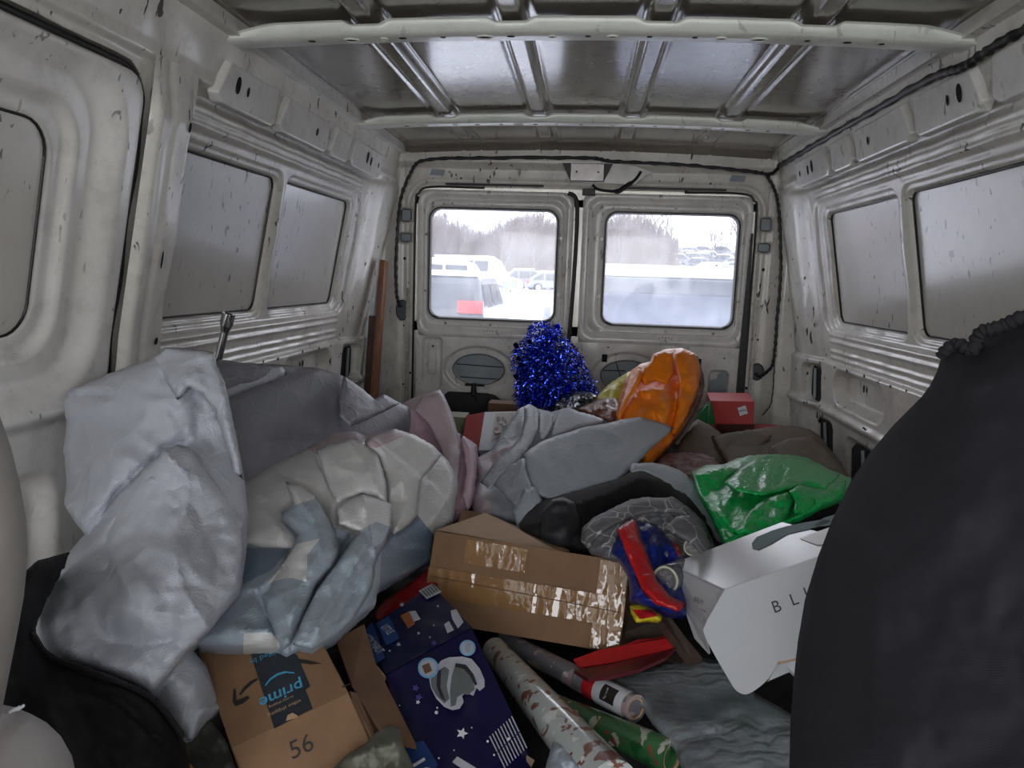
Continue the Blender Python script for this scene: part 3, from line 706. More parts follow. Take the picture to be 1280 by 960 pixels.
# =================================================================== OUTSIDE
M_SNOW = plain('snow', '#e6e8ee', .8, var=.04, scale=3)
def gz(y): return -.6+.012*max(0, y-18)+(.10*max(0, y-75))
ys_ = np.r_[np.linspace(3.6, 18, 8), np.linspace(22, 75, 18), np.linspace(80, 240, 30)]; xs_ = np.linspace(-160, 160, 60)
Xg, Yg = np.meshgrid(xs_, ys_); Zg = np.vectorize(gz)(Yg)+.15*np.sin(Xg*.35)*np.sin(Yg*.21)*np.clip((Yg-20)/40, 0, 1)*2
gr = grid('ground_snow', Xg, Yg, Zg, M_SNOW); gr['kind'] = 'structure'
M_BARK = plain('bare_bark', '#65564c', .9, var=.2, scale=2, bump=0)
M_BARK2 = plain('grey_bark', '#5f5652', .9, var=.2, scale=2, bump=0)

def tree_proto(seed, H, mat):
    rg = random.Random(seed); V = []; F = []
    def seg(a, b, r0, r1):
        t = (b-a).normalized(); u = t.orthogonal().normalized(); w = t.cross(u); i = len(V)
        for p, r in ((a, r0), (b, r1)):
            for k in range(3): c = math.radians(120*k); V.append(tuple(p+(u*math.cos(c)+w*math.sin(c))*r))
        for k in range(3): F.append((i+k, i+(k+1) % 3, i+3+(k+1) % 3, i+3+k))
    def grow(a, d, L, r, lv):
        b = a+d*L; seg(a, b, r, r*.7)
        if lv == 0: return
        for k in range(3 if lv > 1 else 4):
            e = (d+Vector((rg.uniform(-1, 1), rg.uniform(-1, 1), rg.uniform(-.1, .9)))*.55).normalized()
            grow(a+d*L*rg.uniform(.55, 1), e, L*rg.uniform(.55, .8), r*.6, lv-1)
    grow(Vector((0, 0, 0)), Vector((rg.uniform(-.05, .05), 0, 1)).normalized(), H*.36, H*.013, 4)
    o = mesh_obj('bare_tree', V, F, mat, origin=(0, 0, 0)); return o
pro = [tree_proto(i, 9+i, M_BARK if i % 2 else M_BARK2) for i in range(5)]
rg = random.Random(11); k = 0
TL = {'left': ('bare brown tree in the wooded hillside seen through the left rear window', 'trees behind the left window'),
      'mid': ('bare grey-brown tree in the clump at the left of the right rear window', 'trees at the left of the right window'),
      'right': ('bare tree on the slope above the parked cars at far right of the window', 'trees at the right of the right window')}
def put_tree(x, y, sc, z=None, side='left'):
    global k
    p = pro[k % 5]; o = p if k < 5 else p.copy()
    if k >= 5: COL.objects.link(o)
    o.location = (x, y, gz(y)-.2 if z is None else z); o.rotation_euler = (0, 0, rg.uniform(0, 6.3)); o.scale = (sc, sc, sc)
    tag(o, TL[side][0], 'tree', TL[side][1]); k += 1
for i in range(130):                       # left window wood and the clump at the left of the right window
    y = rg.uniform(82, 135); px = rg.uniform(520, 832)
    d = ray(px, 340); put_tree(float(CAM[0]+d[0]*y/d[1]), y, rg.uniform(.36, .62)*(1.5 if px > 735 else 1)*y/115, side='left' if px < 735 else 'mid')
for i in range(14):
    y = rg.uniform(95, 120); px = rg.uniform(888, 960); d = ray(px, 340); put_tree(float(d[0]*y/d[1]), y, rg.uniform(.5, .75), side='right')
# brush between the trunks
bm = bmesh.new(); rg2 = random.Random(4)
for i in range(21000):
    y = rg2.uniform(84, 134); pxx = rg2.uniform(515, 845); d = ray(pxx, 340); x = float(d[0]*y/d[1]); z = gz(y)-.1; h = rg2.uniform(1., 5.6)*(1+.35*math.sin(pxx*.05))
    dx, dy = rg2.uniform(-.9, .9), rg2.uniform(-.6, .6); w = rg2.uniform(.03, .07)
    a = bm.verts.new((x-w, y, z)); b = bm.verts.new((x+w, y, z)); c = bm.verts.new((x+dx, y+dy, z+h)); e = bm.verts.new((x, y+w*2, z))
    bm.faces.new((a, b, c)); bm.faces.new((b, e, c)); bm.faces.new((e, a, c))
me = bpy.data.meshes.new('brush'); bm.to_mesh(me); bm.free(); me.materials.append(M_BARK)
br_ = bpy.data.objects.new('brush', me); COL.objects.link(br_); tag(br_, 'thin leafless brush between the trees on the hillside', 'brush', kind='stuff')

M_TYRE = plain('tyre', '#1b1b1c', .8); M_CGL = plain('car_glass', '#2b323a', .12, bump=0, var=.02); M_RED = plain('tail_lamp_red', '#d8262a', .25, bump=0)
M_HUB = plain('wheel_hub', '#a0a4a8', .4, .6)
def car(name, label, loc, rz, L, W, H, prof_, col, snow=True, sc=1, group=None, lights=True, belt_=.56, gcol=None):
    """prof_: list of (x along, z) outline of the side, x 0..1 rear to front; body width tucks in above the belt"""
    e = thing(name, loc, label, 'car', group); m = plain('car_'+col, col, .3, coat=.3, bump=0, var=.04)
    o3 = Vector(loc); R3 = Matrix.Rotation(rz, 3, 'Z')
    def T(x, y, z): return tuple(o3+R3@(Vector((x, y, z))*sc))
    belt = belt_*H
    def hw(z): return W/2*(1 if z <= belt else 1-.16*(z-belt)/(H-belt))
    n = len(prof_); V = []; F = []
    for s in (-1, 1):
        for (x, z) in prof_: V.append(T((x-.5)*L, s*hw(z*H), z*H))
    F.append(tuple(range(n))); F.append(tuple(range(2*n-1, n-1, -1)))
    for i in range(n): F.append((i, i+n, (i+1) % n+n, (i+1) % n))
    b = mesh_obj('body', V, F, m, e); fix_normals(b); bevel(b, .05*sc, 2)
    top = [p for p in prof_ if p[1] > .93]; xa = min(p[0] for p in top); xb = max(p[0] for p in top)
    if snow:
        pts = [T((x-.5)*L, y*hw(H)*.97, H*.985) for x, y in ((xa, -1), (xb, -1), (xb, 1), (xa, 1))]
        sn = plate('snow_cap', pts, (0, 0, .10*sc), M_SNOW, e, bev=.03*sc)
    for s in (-1, 1):
        for (w0, w1) in ((.08, .27), (.30, .48), (.50, .66)):
            if w1 > xb+.12: continue
            z0, z1 = belt*1.04, H*.90; 
            pts = [T((w0*1-.5)*L, s*(hw(z0)+.012), z0), T((w1-.5)*L, s*(hw(z0)+.012), z0), T((min(w1, xb)-.5)*L, s*(hw(z1)+.012), z1), T((max(w0, xa)-.5)*L, s*(hw(z1)+.012), z1)]
            mesh_obj('side_window', pts, [(0, 1, 2, 3)], M_CGL, e)
        for wx in (.18, .80):
            c = T((wx-.5)*L, s*(W/2-.08), .33); ax = R3@Vector((0, s, 0))
            t = tube('wheel', [Vector(c)-ax*.10*sc, Vector(c)+ax*.10*sc], .34*sc, M_TYRE, e, n=18)
            tube('hub', [Vector(c)+ax*.10*sc, Vector(c)+ax*.115*sc], .2*sc, M_HUB, t, n=12)
    # rear and front glass, lamps, bumper
    pts = [T(-.5*L+(0)*L-.012+0.0, y, z) for y, z in ((-W*.40, belt*1.05), (W*.40, belt*1.05), (W*.36, H*.90), (-W*.36, H*.90))]
    xr = lambda z: np.interp(z/H, [p[1] for p in prof_[-4:]][::-1] if prof_[-1][1] < prof_[-2][1] else [0, 1], [p[0] for p in prof_[-4:]][::-1] if prof_[-1][1] < prof_[-2][1] else [0, 0])
    pts = [T((xr(z)-.5)*L-.02, y, z) for y, z in ((-W*.40, belt*1.02), (W*.40, belt*1.02), (W*.35, H*.90), (-W*.35, H*.90))]
    mesh_obj('rear_window', pts, [(0, 1, 2, 3)], gcol or M_CGL, e)
    if lights:
        for s in (-1, 1):
            box('tail_lamp', T(-.5*L+.03, s*W*.36, belt*.92+(.14 if belt_ > .6 else 0)), (.12*sc, .46*sc, .22*sc), M_RED, e, rot=R3, bev=.02)
    box('bumper', T(-.5*L-.04, 0, .42), (.16*sc, W*.96*sc, .24*sc), plain('bumper_grey', '#77797c', .5), e, rot=R3, bev=.03)
    box('licence_plate', T(-.5*L-.13, 0, .62), (.01, .5*sc, .16*sc), M_SNOW, e, rot=R3)
    return e
SUV = [(.0, .20), (1, .20), (1, .42), (.98, .50), (.74, .57), (.60, .96), (.52, 1.), (.10, 1.), (.05, .97), (.01, .56)]
VAN = [(.0, .16), (1, .16), (1, .36), (.97, .44), (.83, .52), (.73, .92), (.66, 1.), (.03, 1.), (.0, .95), (.0, .5)]
SED = [(.0, .22), (1, .22), (1, .45), (.97, .54), (.72, .62), (.56, .98), (.50, 1.), (.28, 1.), (.22, .98), (.04, .66)]
def gpos(px, py, Y, z=None):
    p = at(px, py, Y); return (float(p[0]), float(Y), gz(Y) if z is None else z)
H90 = math.radians(90)
# rear of each faces us: local -x points towards the van
car('estate_car', 'dark grey estate car with red tail lamp and snowy roof outside the left window', (-2.62, 15.3, -.70), H90, 4.6, 1.85, 1.62, SUV, '#3d4048', belt_=.62)
car('work_van', 'white van with pale blue lower front seen side-on in the snow', gpos(598, 350, 46), -.12, 5.2, 2.0, 2.3, VAN, '#c4cbd1')
plate('blue_patch', [at(628, 352, 44.4), at(646, 350, 44.4), at(646, 360, 44.4), at(630, 362, 44.4)], (0, .05, 0), plain('pale_blue_panel', '#5fb4dc', .4), None)
bpy.data.objects['blue_patch'].name = 'fender_sheet'; tag(bpy.data.objects['fender_sheet'], 'loose pale blue fender leaning at the front of the white van', 'fender')
car('passenger_van', 'white snow-covered van behind the dark estate car', gpos(552, 345, 30), .35, 5.4, 2.0, 1.95, VAN, '#bcc3ca')
car('pickup_truck', 'small dark car just right of the white van nose', gpos(662, 350, 58), .2, 4.4, 1.8, 1.6, SED, '#5b5f66')
car('sedan', 'grey sedan parked at the far edge of the lot', gpos(678, 352, 62), .5, 4.4, 1.8, 1.45, SED, '#9298a0')
car('sedan', 'distant dark sedan at the right edge of the left window', gpos(696, 352, 56), .1, 4.4, 1.8, 1.5, SED, '#6a6f78')
car('minivan', 'silver minivan with a snowy roof close behind the right window', gpos(838, 380, 8.6, -.62), H90, 4.7, 2.15, 1.60, SUV, '#6a7280', lights=False, gcol=plain('frosted_glass', '#5d6475', .5, bump=.3, scale=12, var=.1))
mv = bpy.data.objects['minivan']; mv_l = mv.location; box('roof_lip', (mv_l.x, mv_l.y-2.36, mv_l.z+1.50), (1.9, .10, .13), plain('dark_lip', '#3a404b', .5), mv, bev=.02)
rg = random.Random(21)
for i in range(26):
    y = rg.uniform(84, 120); px = rg.uniform(808, 925)
    p = gpos(px, 330, y)
    car('parked_car', 'small snow-dusted car in the rows on the slope behind the right window', p, rg.uniform(-.4, .4)+rg.choice([0, math.pi]), 4.5, 1.8, 1.5, SED, rg.choice(['#5d6168', '#b9bec6', '#84898f']), group='cars on the snowy slope', lights=False)
post = tube('post', [gpos(682, 400, 20, -.6), gpos(685, 375, 20, .15)], .10, plain('grey_post', '#7d8288', .6), n=8); tag(post, 'short grey post sticking out of the snow at lower right of the left window', 'post')

# =================================================================== THE LOAD
M_GREYBAG = film('silver_grey_woven_film', '#b4b8c2', .46, scuff='#d5dae2')
M_DARKBAG = film('dark_grey_woven_film', '#85868f', .48, scuff='#aeb0b8')
M_MIDBAG = film('blue_grey_woven_film', '#abb2bb', .48, scuff='#b3bac4')
M_PALE = film('off_white_woven_film', '#dcdbda', .42, scuff='#e8e8e8', cs=14)
M_BLUEP = film('pale_blue_print_film', '#a9b5c1', .42, scuff='#b8c6d4', cs=14)
M_BLUED = film('dusty_blue_print_film', '#7b8c9f', .42, scuff='#9bafc2', cs=14)
M_PINKW = film('pinkish_white_film', '#c4b1b8', .45, scuff='#e3d5da', cs=14)
M_PINK = film('pink_tinted_film', '#c9a9b8', .42, scuff='#d9c2cc', cs=14)
M_PAPER = film('pale_star_print', '#dcdddc', .45, scuff='#e0e3e6', cs=14)
M_BLK = plain('black_fabric', '#0d0d0f', .85, var=.1, scale=60, bump=.4)
M_CHAR = plain('charcoal_fabric', '#2b2b30', .6, var=.15, scale=40, bump=.3)
M_CARD = plain('brown_cardboard', '#86664a', .75, var=.10, scale=14, bump=.1)
M_CARDD = plain('dark_cardboard', '#7a5a41', .8, var=.15, scale=14)
M_CARDL = plain('pale_cardboard', '#c9a98a', .75, var=.06, scale=14)
M_WHITEP = plain('white_print', '#d8dbe2', .5, var=.03)
M_INK = plain('dark_print', '#2a2622', .6, var=.03, bump=0)

# --- floor-level dark jumble that everything rests on
xx, yy = np.meshgrid(np.linspace(-.84, .84, 110), np.linspace(.45, 3.0, 160))
zz = .20+.05*np.sin(xx*7+1)*np.sin(yy*5)+.03*np.sin(xx*17+yy*9)+.018*np.abs(np.sin(xx*31+yy*13)*np.sin(yy*27-xx*8))+.06*sst((yy-1.2)/1.0)
zz *= sst((.86-np.abs(xx))/.06)*sst((yy-.43)/.06)*sst((3.03-yy)/.06); zz += .008
o = grid('fabric_heap', xx, yy, zz, M_BLK); tag(o, 'dark jumble of black fabric filling the gaps at the bottom of the load', 'fabric')

# --- large silver-grey bag, front left
b = soft('woven_bag', [(84, 489), (110, 479), (138, 466), (170, 455), (192, 447), (206, 434), (240, 436), (268, 440), (271, 458), (281, 478), (292, 530), (304, 590), (310, 640), (308, 690), (301, 742), (262, 790), (240, 812),
     (258, 832), (276, 884), (266, 895), (236, 928), (214, 905), (190, 872), (150, 850), (100, 832), (60, 816), (42, 797), (40, 770), (52, 742), (84, 692), (106, 668), (95, 652), (80, 630), (83, 600), (79, 560), (83, 530), (79, 505)],
     [(200, 450, 1.12), (100, 500, 1.12), (290, 540, 1.12), (200, 600, .98), (90, 600, 1.08), (300, 640, 1.02), (180, 730, .86), (50, 780, .84), (230, 920, .80), (270, 880, .86), (60, 815, .80)], M_GREYBAG,
     folds=[([(108, 668), (147, 618), (175, 590), (206, 562), (232, 554)], -.030, 9), ([(108, 690), (150, 640), (190, 597), (225, 570)], .016, 14), ([(192, 447), (180, 520), (150, 560)], .010, 25),
            ([(225, 500), (243, 482), (268, 512), (298, 590)], .012, 10), ([(205, 500), (236, 505)], .010, 8), ([(84, 489), (110, 484), (137, 486)], .012, 7), ([(84, 495), (112, 491), (140, 495)], -.010, 5),
            ([(206, 562), (236, 590), (232, 610)], .010, 9), ([(239, 812), (205, 850), (192, 872)], .022, 10, 's'), ([(310, 640), (270, 690), (200, 760)], .006, 30), ([(130, 790), (180, 800), (215, 830)], -.012, 14), ([(276, 884), (250, 888), (236, 928)], .01, 6)],
     bulge=.055, bw=60, thick=.14, crumple=(.010, 62), step=4.5, seed=3, label='large crumpled silver-grey woven bag at the front left of the load', cat='bag')

soft('lower_fold', [(106, 668), (124, 644), (147, 617), (175, 590), (192, 574), (206, 562), (222, 555), (238, 560), (252, 580), (268, 600), (286, 625), (303, 655), (304, 690), (299, 740), (262, 789), (238, 812), (214, 842), (190, 868), (150, 849), (100, 831), (60, 815), (43, 797), (41, 770), (53, 742), (84, 692)],
     [(106, 668, 1.00), (206, 562, .955), (290, 640, .975), (180, 730, .81), (50, 780, .79), (190, 868, .76), (299, 740, .86), (60, 815, .77)], M_GREYBAG, parent=b,
     folds=[([(150, 640), (140, 690), (160, 740)], .010, 14), ([(206, 566), (236, 600), (232, 640)], .012, 10), ([(84, 700), (150, 760), (230, 770)], .008, 16), ([(130, 800), (180, 808), (220, 800)], -.010, 12), ([(262, 789), (230, 740), (215, 690)], .010, 14)],
     bulge=.030, bw=22, thick=.02, crumple=(.0065, 50), step=4.2, seed=33)
soft('top_fold', [(192, 447), (206, 434), (240, 436), (268, 440), (271, 458), (281, 478), (290, 520), (299, 565), (304, 600), (292, 590), (280, 548), (268, 512), (252, 492), (236, 484), (222, 500), (210, 480)],
     [(200, 450, 1.09), (268, 442, 1.09), (300, 590, 1.0), (230, 490, 1.03)], M_GREYBAG, parent=b, bulge=.014, bw=12, thick=.01, crumple=(.004, 30), step=3.6, seed=34)
# --- dark grey bag behind it
b = soft('woven_bag', [(268, 470), (268, 448), (300, 453), (352, 456), (390, 459), (408, 463), (429, 470), (450, 484), (468, 499), (480, 493), (502, 505), (530, 520), (500, 560), (450, 600), (350, 640), (290, 640), (262, 560)],
     [(280, 460, 1.34), (390, 462, 1.55), (480, 498, 1.82), (300, 620, 1.25), (450, 590, 1.55), (360, 540, 1.42)], M_DARKBAG,
     folds=[([(262, 502), (285, 496), (350, 470), (390, 459)], -.030, 9), ([(262, 508), (285, 502), (352, 476), (392, 465)], .014, 9), ([(429, 470), (420, 500), (424, 530)], .012, 10), ([(468, 499), (440, 520), (400, 538), (345, 545)], -.012, 12),
            ([(480, 493), (450, 525), (430, 540)], .012, 9)], bulge=.04, bw=40, thick=.16, crumple=(.006, 60), seed=8, label='dark grey woven bag behind the large silver-grey one', cat='bag')
soft('inner_lining', [(274, 455), (300, 454), (352, 458), (360, 468), (345, 474), (310, 488), (286, 497), (276, 490)], [(280, 460, 1.33), (350, 465, 1.46), (300, 490, 1.34)], M_GREYBAG, parent=b, bulge=.008, bw=12, thick=.01, crumple=(.002, 20))

# --- pink-tinted bag
o = soft('woven_bag', [(455, 538), (478, 522), (502, 505), (515, 498), (528, 493), (550, 487), (556, 496), (566, 520), (571, 540), (596, 556), (598, 570), (592, 626), (578, 645), (560, 660), (520, 640), (480, 600), (455, 560)],
     [(460, 540, 1.85), (550, 490, 2.0), (596, 560, 1.85), (570, 640, 1.6), (500, 600, 1.75)], M_PINK, mats=[M_PINK, M_PINKW],
     regions=[([(455, 541), (480, 523), (515, 499), (552, 488), (530, 515), (500, 520), (470, 545)], 1)],
     folds=[([(550, 487), (566, 530), (576, 575), (570, 632)], .026, 9, 's'), ([(517, 513), (532, 560), (545, 600)], .014, 9), ([(572, 541), (598, 560)], .014, 6), ([(575, 560), (590, 600)], -.014, 7), ([(502, 507), (540, 503)], .008, 8)],
     bulge=.035, bw=30, thick=.12, crumple=(.008, 45), seed=5, label='pink-tinted woven bag with a pointed top corner', cat='bag')

# --- pale bag with blue print and a star
o = soft('woven_bag', [(296, 600), (306, 600), (324, 589), (352, 573), (386, 559), (399, 548), (415, 538), (430, 535), (444, 539), (456, 545), (492, 536), (517, 543), (530, 551), (543, 558), (561, 577), (568, 590), (573, 606), (570, 626), (566, 655), (543, 670),
      (540, 700), (505, 718), (473, 736), (470, 753), (444, 776), (422, 797), (390, 815), (372, 812), (358, 819), (346, 812), (295, 811), (251, 809), (240, 800), (270, 770), (296, 740), (300, 690)],
     [(430, 540, 1.56), (310, 610, 1.24), (560, 590, 1.62), (560, 650, 1.48), (450, 640, 1.26), (350, 720, 1.02), (300, 790, .89), (250, 805, .88), (390, 812, .90), (470, 740, 1.05), (530, 700, 1.38), (400, 700, 1.10)], M_PALE,
     mats=[M_PALE, M_BLUEP, M_BLUED, M_PINKW, M_PAPER],
     regions=[([(302, 678), (330, 684), (364, 685), (371, 676), (351, 651), (352, 641), (372, 630), (388, 626), (398, 636), (408, 655), (440, 668), (452, 668), (466, 700), (474, 650), (492, 640), (490, 700), (476, 740), (440, 790), (390, 822), (230, 822), (236, 795), (296, 735)], 1),
              ([(478, 668), (522, 644), (545, 672), (544, 702), (474, 740)], 2), ([(300, 684), (362, 686), (340, 712), (300, 732)], 2),
              ([(331, 734), (356, 702), (371, 680), (400, 673), (384, 694), (384, 727), (360, 722), (341, 727)], 4),
              ([(384, 560), (400, 547), (430, 534), (492, 535), (485, 546), (460, 552), (437, 549), (420, 566), (398, 570)], 3), ([(304, 806), (305, 792), (340, 790), (352, 806), (345, 815), (304, 811)], 4)],
     folds=[([(395, 562), (408, 600), (420, 630), (421, 656), (433, 662)], .020, 10, 's'), ([(455, 552), (473, 571), (483, 604), (484, 634), (468, 694)], .020, 10, 's'), ([(466, 544), (495, 571), (528, 597)], .016, 10, 's'),
            ([(422, 630), (452, 617), (492, 626)], .018, 8), ([(357, 600), (386, 619), (400, 640), (422, 688)], .022, 9, 's'), ([(450, 662), (460, 680), (468, 695)], .016, 7), ([(444, 662), (420, 705), (396, 730), (364, 808)], -.022, 8),
            ([(455, 684), (425, 730), (393, 786)], .012, 10), ([(309, 677), (349, 682), (366, 686)], -.020, 8), ([(296, 740), (324, 736), (350, 714)], .012, 8), ([(320, 738), (340, 780), (352, 812)], -.016, 8), ([(300, 790), (330, 788), (352, 800)], .010, 7),
            ([(528, 597), (521, 646), (492, 668)], .018, 8, 's'), ([(561, 577), (564, 615), (532, 662)], .014, 10), ([(370, 574), (372, 600)], .008, 10), ([(478, 670), (500, 690), (540, 685)], .010, 8), ([(330, 640), (352, 668)], .010, 9), ([(437, 549), (455, 548), (492, 545)], .01, 6)],
     bulge=.05, bw=50, thick=.15, crumple=(.0065, 55), step=4, seed=12, label='pale woven bag with dusty blue print and a star, centre left', cat='bag')

star_bag = o
soft('pleat', [(455, 552), (466, 544), (492, 536), (517, 543), (543, 558), (552, 568), (540, 585), (528, 598), (524, 622), (521, 646), (506, 660), (492, 668), (485, 650), (484, 632), (483, 604), (473, 571)],
     [(460, 550, 1.40), (540, 560, 1.50), (492, 665, 1.20), (525, 640, 1.32)], M_PALE, parent=star_bag, mats=[M_PALE, M_PINKW], regions=[([(450, 556), (466, 540), (495, 532), (515, 541), (490, 552), (470, 560)], 1)],
     folds=[([(466, 546), (495, 571), (526, 598)], .012, 8, 's'), ([(500, 590), (510, 625), (495, 660)], .010, 8), ([(528, 598), (510, 600), (490, 612)], .008, 8)], bulge=.020, bw=10, thick=.01, crumple=(.005, 36), step=3.4, seed=35)
soft('pleat', [(395, 562), (412, 555), (437, 549), (455, 552), (473, 571), (483, 604), (484, 630), (470, 622), (452, 617), (436, 623), (422, 631), (412, 612), (404, 590)],
     [(400, 560, 1.36), (470, 565, 1.36), (425, 630, 1.20), (480, 628, 1.22)], M_PALE, parent=star_bag, folds=[([(437, 552), (460, 585), (476, 620)], .008, 10), ([(400, 575), (440, 590), (480, 590)], .006, 10)], bulge=.018, bw=10, thick=.01, crumple=(.005, 38), step=3.4, seed=36)
soft('pleat', [(357, 602), (375, 606), (393, 618), (408, 640), (420, 665), (424, 690), (416, 708), (396, 730), (384, 760), (364, 806), (352, 812), (338, 780), (324, 742), (334, 728), (350, 706), (366, 682), (372, 668), (352, 650), (352, 640), (366, 630)],
     [(360, 605, 1.20), (420, 680, 1.06), (335, 740, .96), (358, 808, .86), (395, 725, .98)], M_BLUEP, parent=star_bag, mats=[M_BLUEP, M_PALE, M_PAPER], regions=[([(350, 598), (376, 602), (396, 616), (392, 624), (372, 630), (352, 640), (345, 620)], 1), ([(331, 734), (356, 702), (371, 680), (400, 673), (384, 694), (384, 727), (360, 722), (341, 727)], 2)],
     folds=[([(366, 612), (392, 650), (400, 690), (372, 740), (358, 800)], .012, 9), ([(345, 730), (360, 770)], .008, 7)], bulge=.020, bw=10, thick=.01, crumple=(.005, 34), step=3.4, seed=37)
soft('pleat', [(422, 634), (436, 624), (452, 618), (472, 622), (490, 630), (489, 660), (480, 684), (470, 700), (466, 734), (444, 772), (422, 795), (390, 813), (366, 806), (378, 774), (396, 738), (420, 706), (438, 680), (450, 664), (436, 660), (424, 655)],
     [(440, 630, 1.16), (488, 640, 1.18), (450, 700, 1.02), (390, 808, .84), (460, 740, 1.0)], M_BLUEP, parent=star_bag, mats=[M_BLUEP, M_PAPER], regions=[([(415, 640), (436, 620), (455, 613), (495, 626), (492, 660), (470, 652), (440, 668), (420, 662)], 1)],
     folds=[([(452, 618), (462, 660), (468, 696)], .014, 6), ([(455, 684), (425, 735), (396, 786)], .012, 8), ([(468, 700), (440, 740), (420, 780)], -.008, 8)], bulge=.020, bw=10, thick=.01, crumple=(.006, 34), step=3.2, seed=38)
# --- blue-grey bag in the middle with its big flap
bag5 = soft('woven_bag', [(597, 600), (594, 574), (604, 568), (612, 564), (630, 539), (647, 512), (659, 506), (670, 510), (689, 515), (706, 510), (722, 515), (742, 519), (758, 527), (780, 540), (790, 580), (760, 610), (720, 630), (671, 634), (660, 650), (643, 656), (616, 645), (594, 650), (588, 625)],
     [(600, 570, 2.0), (659, 508, 2.25), (740, 520, 2.3), (780, 580, 2.0), (620, 640, 1.62), (700, 620, 1.75), (640, 600, 1.85)], M_MIDBAG, mats=[M_MIDBAG, M_PINKW],
     regions=[([(590, 575), (612, 566), (634, 558), (648, 552), (630, 590), (612, 612), (616, 650), (585, 655)], 1)],
     folds=[([(659, 506), (654, 530), (652, 552), (640, 575), (612, 590)], .020, 8), ([(665, 512), (668, 535), (660, 560)], -.022, 7), ([(670, 512), (672, 540), (682, 552)], .014, 6), ([(689, 515), (700, 540), (716, 530)], -.016, 8),
            ([(722, 524), (700, 532), (690, 545)], .014, 6), ([(612, 565), (648, 552)], .018, 6, 's'), ([(630, 585), (650, 575), (668, 600)], .012, 8), ([(618, 605), (632, 618), (650, 604)], -.018, 7), ([(742, 519), (725, 523), (700, 528)], .010, 6)],
     bulge=.05, bw=35, thick=.15, crumple=(.010, 30), step=4, seed=15, label='blue-grey woven bag in the middle with a wide triangular flap', cat='bag')
soft('flap', [(655, 567), (664, 560), (675, 553), (695, 545), (714, 539), (735, 533), (758, 529), (780, 524), (800, 521), (820, 526), (842, 535), (830, 547), (813, 562), (796, 580), (779, 594), (771, 601), (732, 613), (695, 624), (687, 624), (668, 618), (661, 595)],
     [(657, 568, 1.72), (758, 529, 1.92), (842, 536, 1.95), (775, 598, 1.66), (690, 623, 1.55)], M_MIDBAG, parent=bag5,
     folds=[([(676, 556), (682, 585), (694, 618)], .004, 6), ([(842, 535), (813, 556), (776, 590)], .006, 5), ([(760, 540), (800, 560)], .004, 12)], bulge=.014, bw=18, thick=.012, crumple=(.005, 38), step=4, seed=16)
soft('strap_flap', [(643, 648), (640, 640), (655, 612), (668, 608), (678, 625), (668, 640), (655, 655), (648, 668)], [(643, 645, 1.5), (668, 610, 1.56), (650, 665, 1.46)], M_MIDBAG, parent=bag5, bulge=.02, bw=12, thick=.03, crumple=(.003, 20), step=3)

# --- grey strip arching over the black fabric
soft('woven_bag', [(786, 592), (790, 579), (815, 578), (835, 582), (850, 588), (868, 602), (882, 620), (896, 645), (910, 672), (900, 680), (884, 662), (868, 642), (850, 622), (830, 605), (808, 592)], [(790, 585, 1.66), (850, 600, 1.62), (900, 670, 1.42)], M_MIDBAG,
     bulge=.015, bw=12, thick=.03, crumple=(.003, 30), step=4, seed=18, label='narrow blue-grey bag edge arching over the black coat', cat='bag')

# --- black coat and charcoal sleeve
blk = soft('coat', [(672, 628), (690, 622), (732, 610), (771, 599), (785, 592), (800, 588), (815, 593), (840, 602), (862, 618), (878, 636), (896, 665), (890, 690), (820, 700), (760, 700), (710, 690), (650, 668), (648, 655), (660, 640)],
     [(672, 630, 1.52), (790, 590, 1.64), (885, 650, 1.48), (660, 665, 1.42), (760, 690, 1.38)], M_BLK, folds=[([(700, 640), (760, 620), (800, 600)], .02, 14), ([(740, 660), (800, 620)], -.02, 12)], bulge=.05, bw=30, thick=.15, crumple=(.010, 40), seed=19,
     label='black fabric coat beneath the flap of the blue-grey bag', cat='coat')
soft('sleeve', [(676, 640), (690, 624), (704, 621), (718, 628), (727, 645), (728, 664), (722, 682), (700, 690), (676, 672)], [(690, 630, 1.42), (725, 660, 1.40), (690, 685, 1.36)], M_CHAR, parent=blk, bulge=.035, bw=22, thick=.05, crumple=(.006, 30), step=4)

# --- grey garment with white line pattern
q = NT('grey_cloth_white_lines'); q.base(lin('#5d5d61'))
vo = q.n('ShaderNodeTexVoronoi', Scale=24, feature='DISTANCE_TO_EDGE'); q.l(q.tc.outputs['Object'], vo.inputs[0])
q.base(q.mix(q.ramp(vo.outputs['Distance'], [(.012, 1.), (.03, 0.)]), lin('#646569'), lin('#a9a9a8'))); q.set(Roughness=.6); q.bump(q.noise(40), .4, .004)
soft('shirt', [(726, 676), (728, 660), (740, 648), (764, 636), (788, 624), (811, 621), (828, 624), (840, 620), (852, 628), (863, 636), (880, 652), (893, 682), (882, 700), (850, 706), (800, 700), (768, 700), (738, 690)],
     [(730, 670, 1.28), (811, 622, 1.42), (890, 680, 1.30), (790, 695, 1.22)], q.m,
     folds=[([(735, 665), (790, 645), (850, 650), (885, 680)], .018, 8), ([(760, 690), (800, 660), (850, 665)], -.016, 8), ([(840, 620), (850, 640)], .012, 5), ([(770, 640), (780, 655)], .01, 6)], bulge=.045, bw=24, thick=.08, crumple=(.010, 22), step=3.5, seed=22,
     label='grey cloth shirt crossed by thin white lines', cat='shirt')

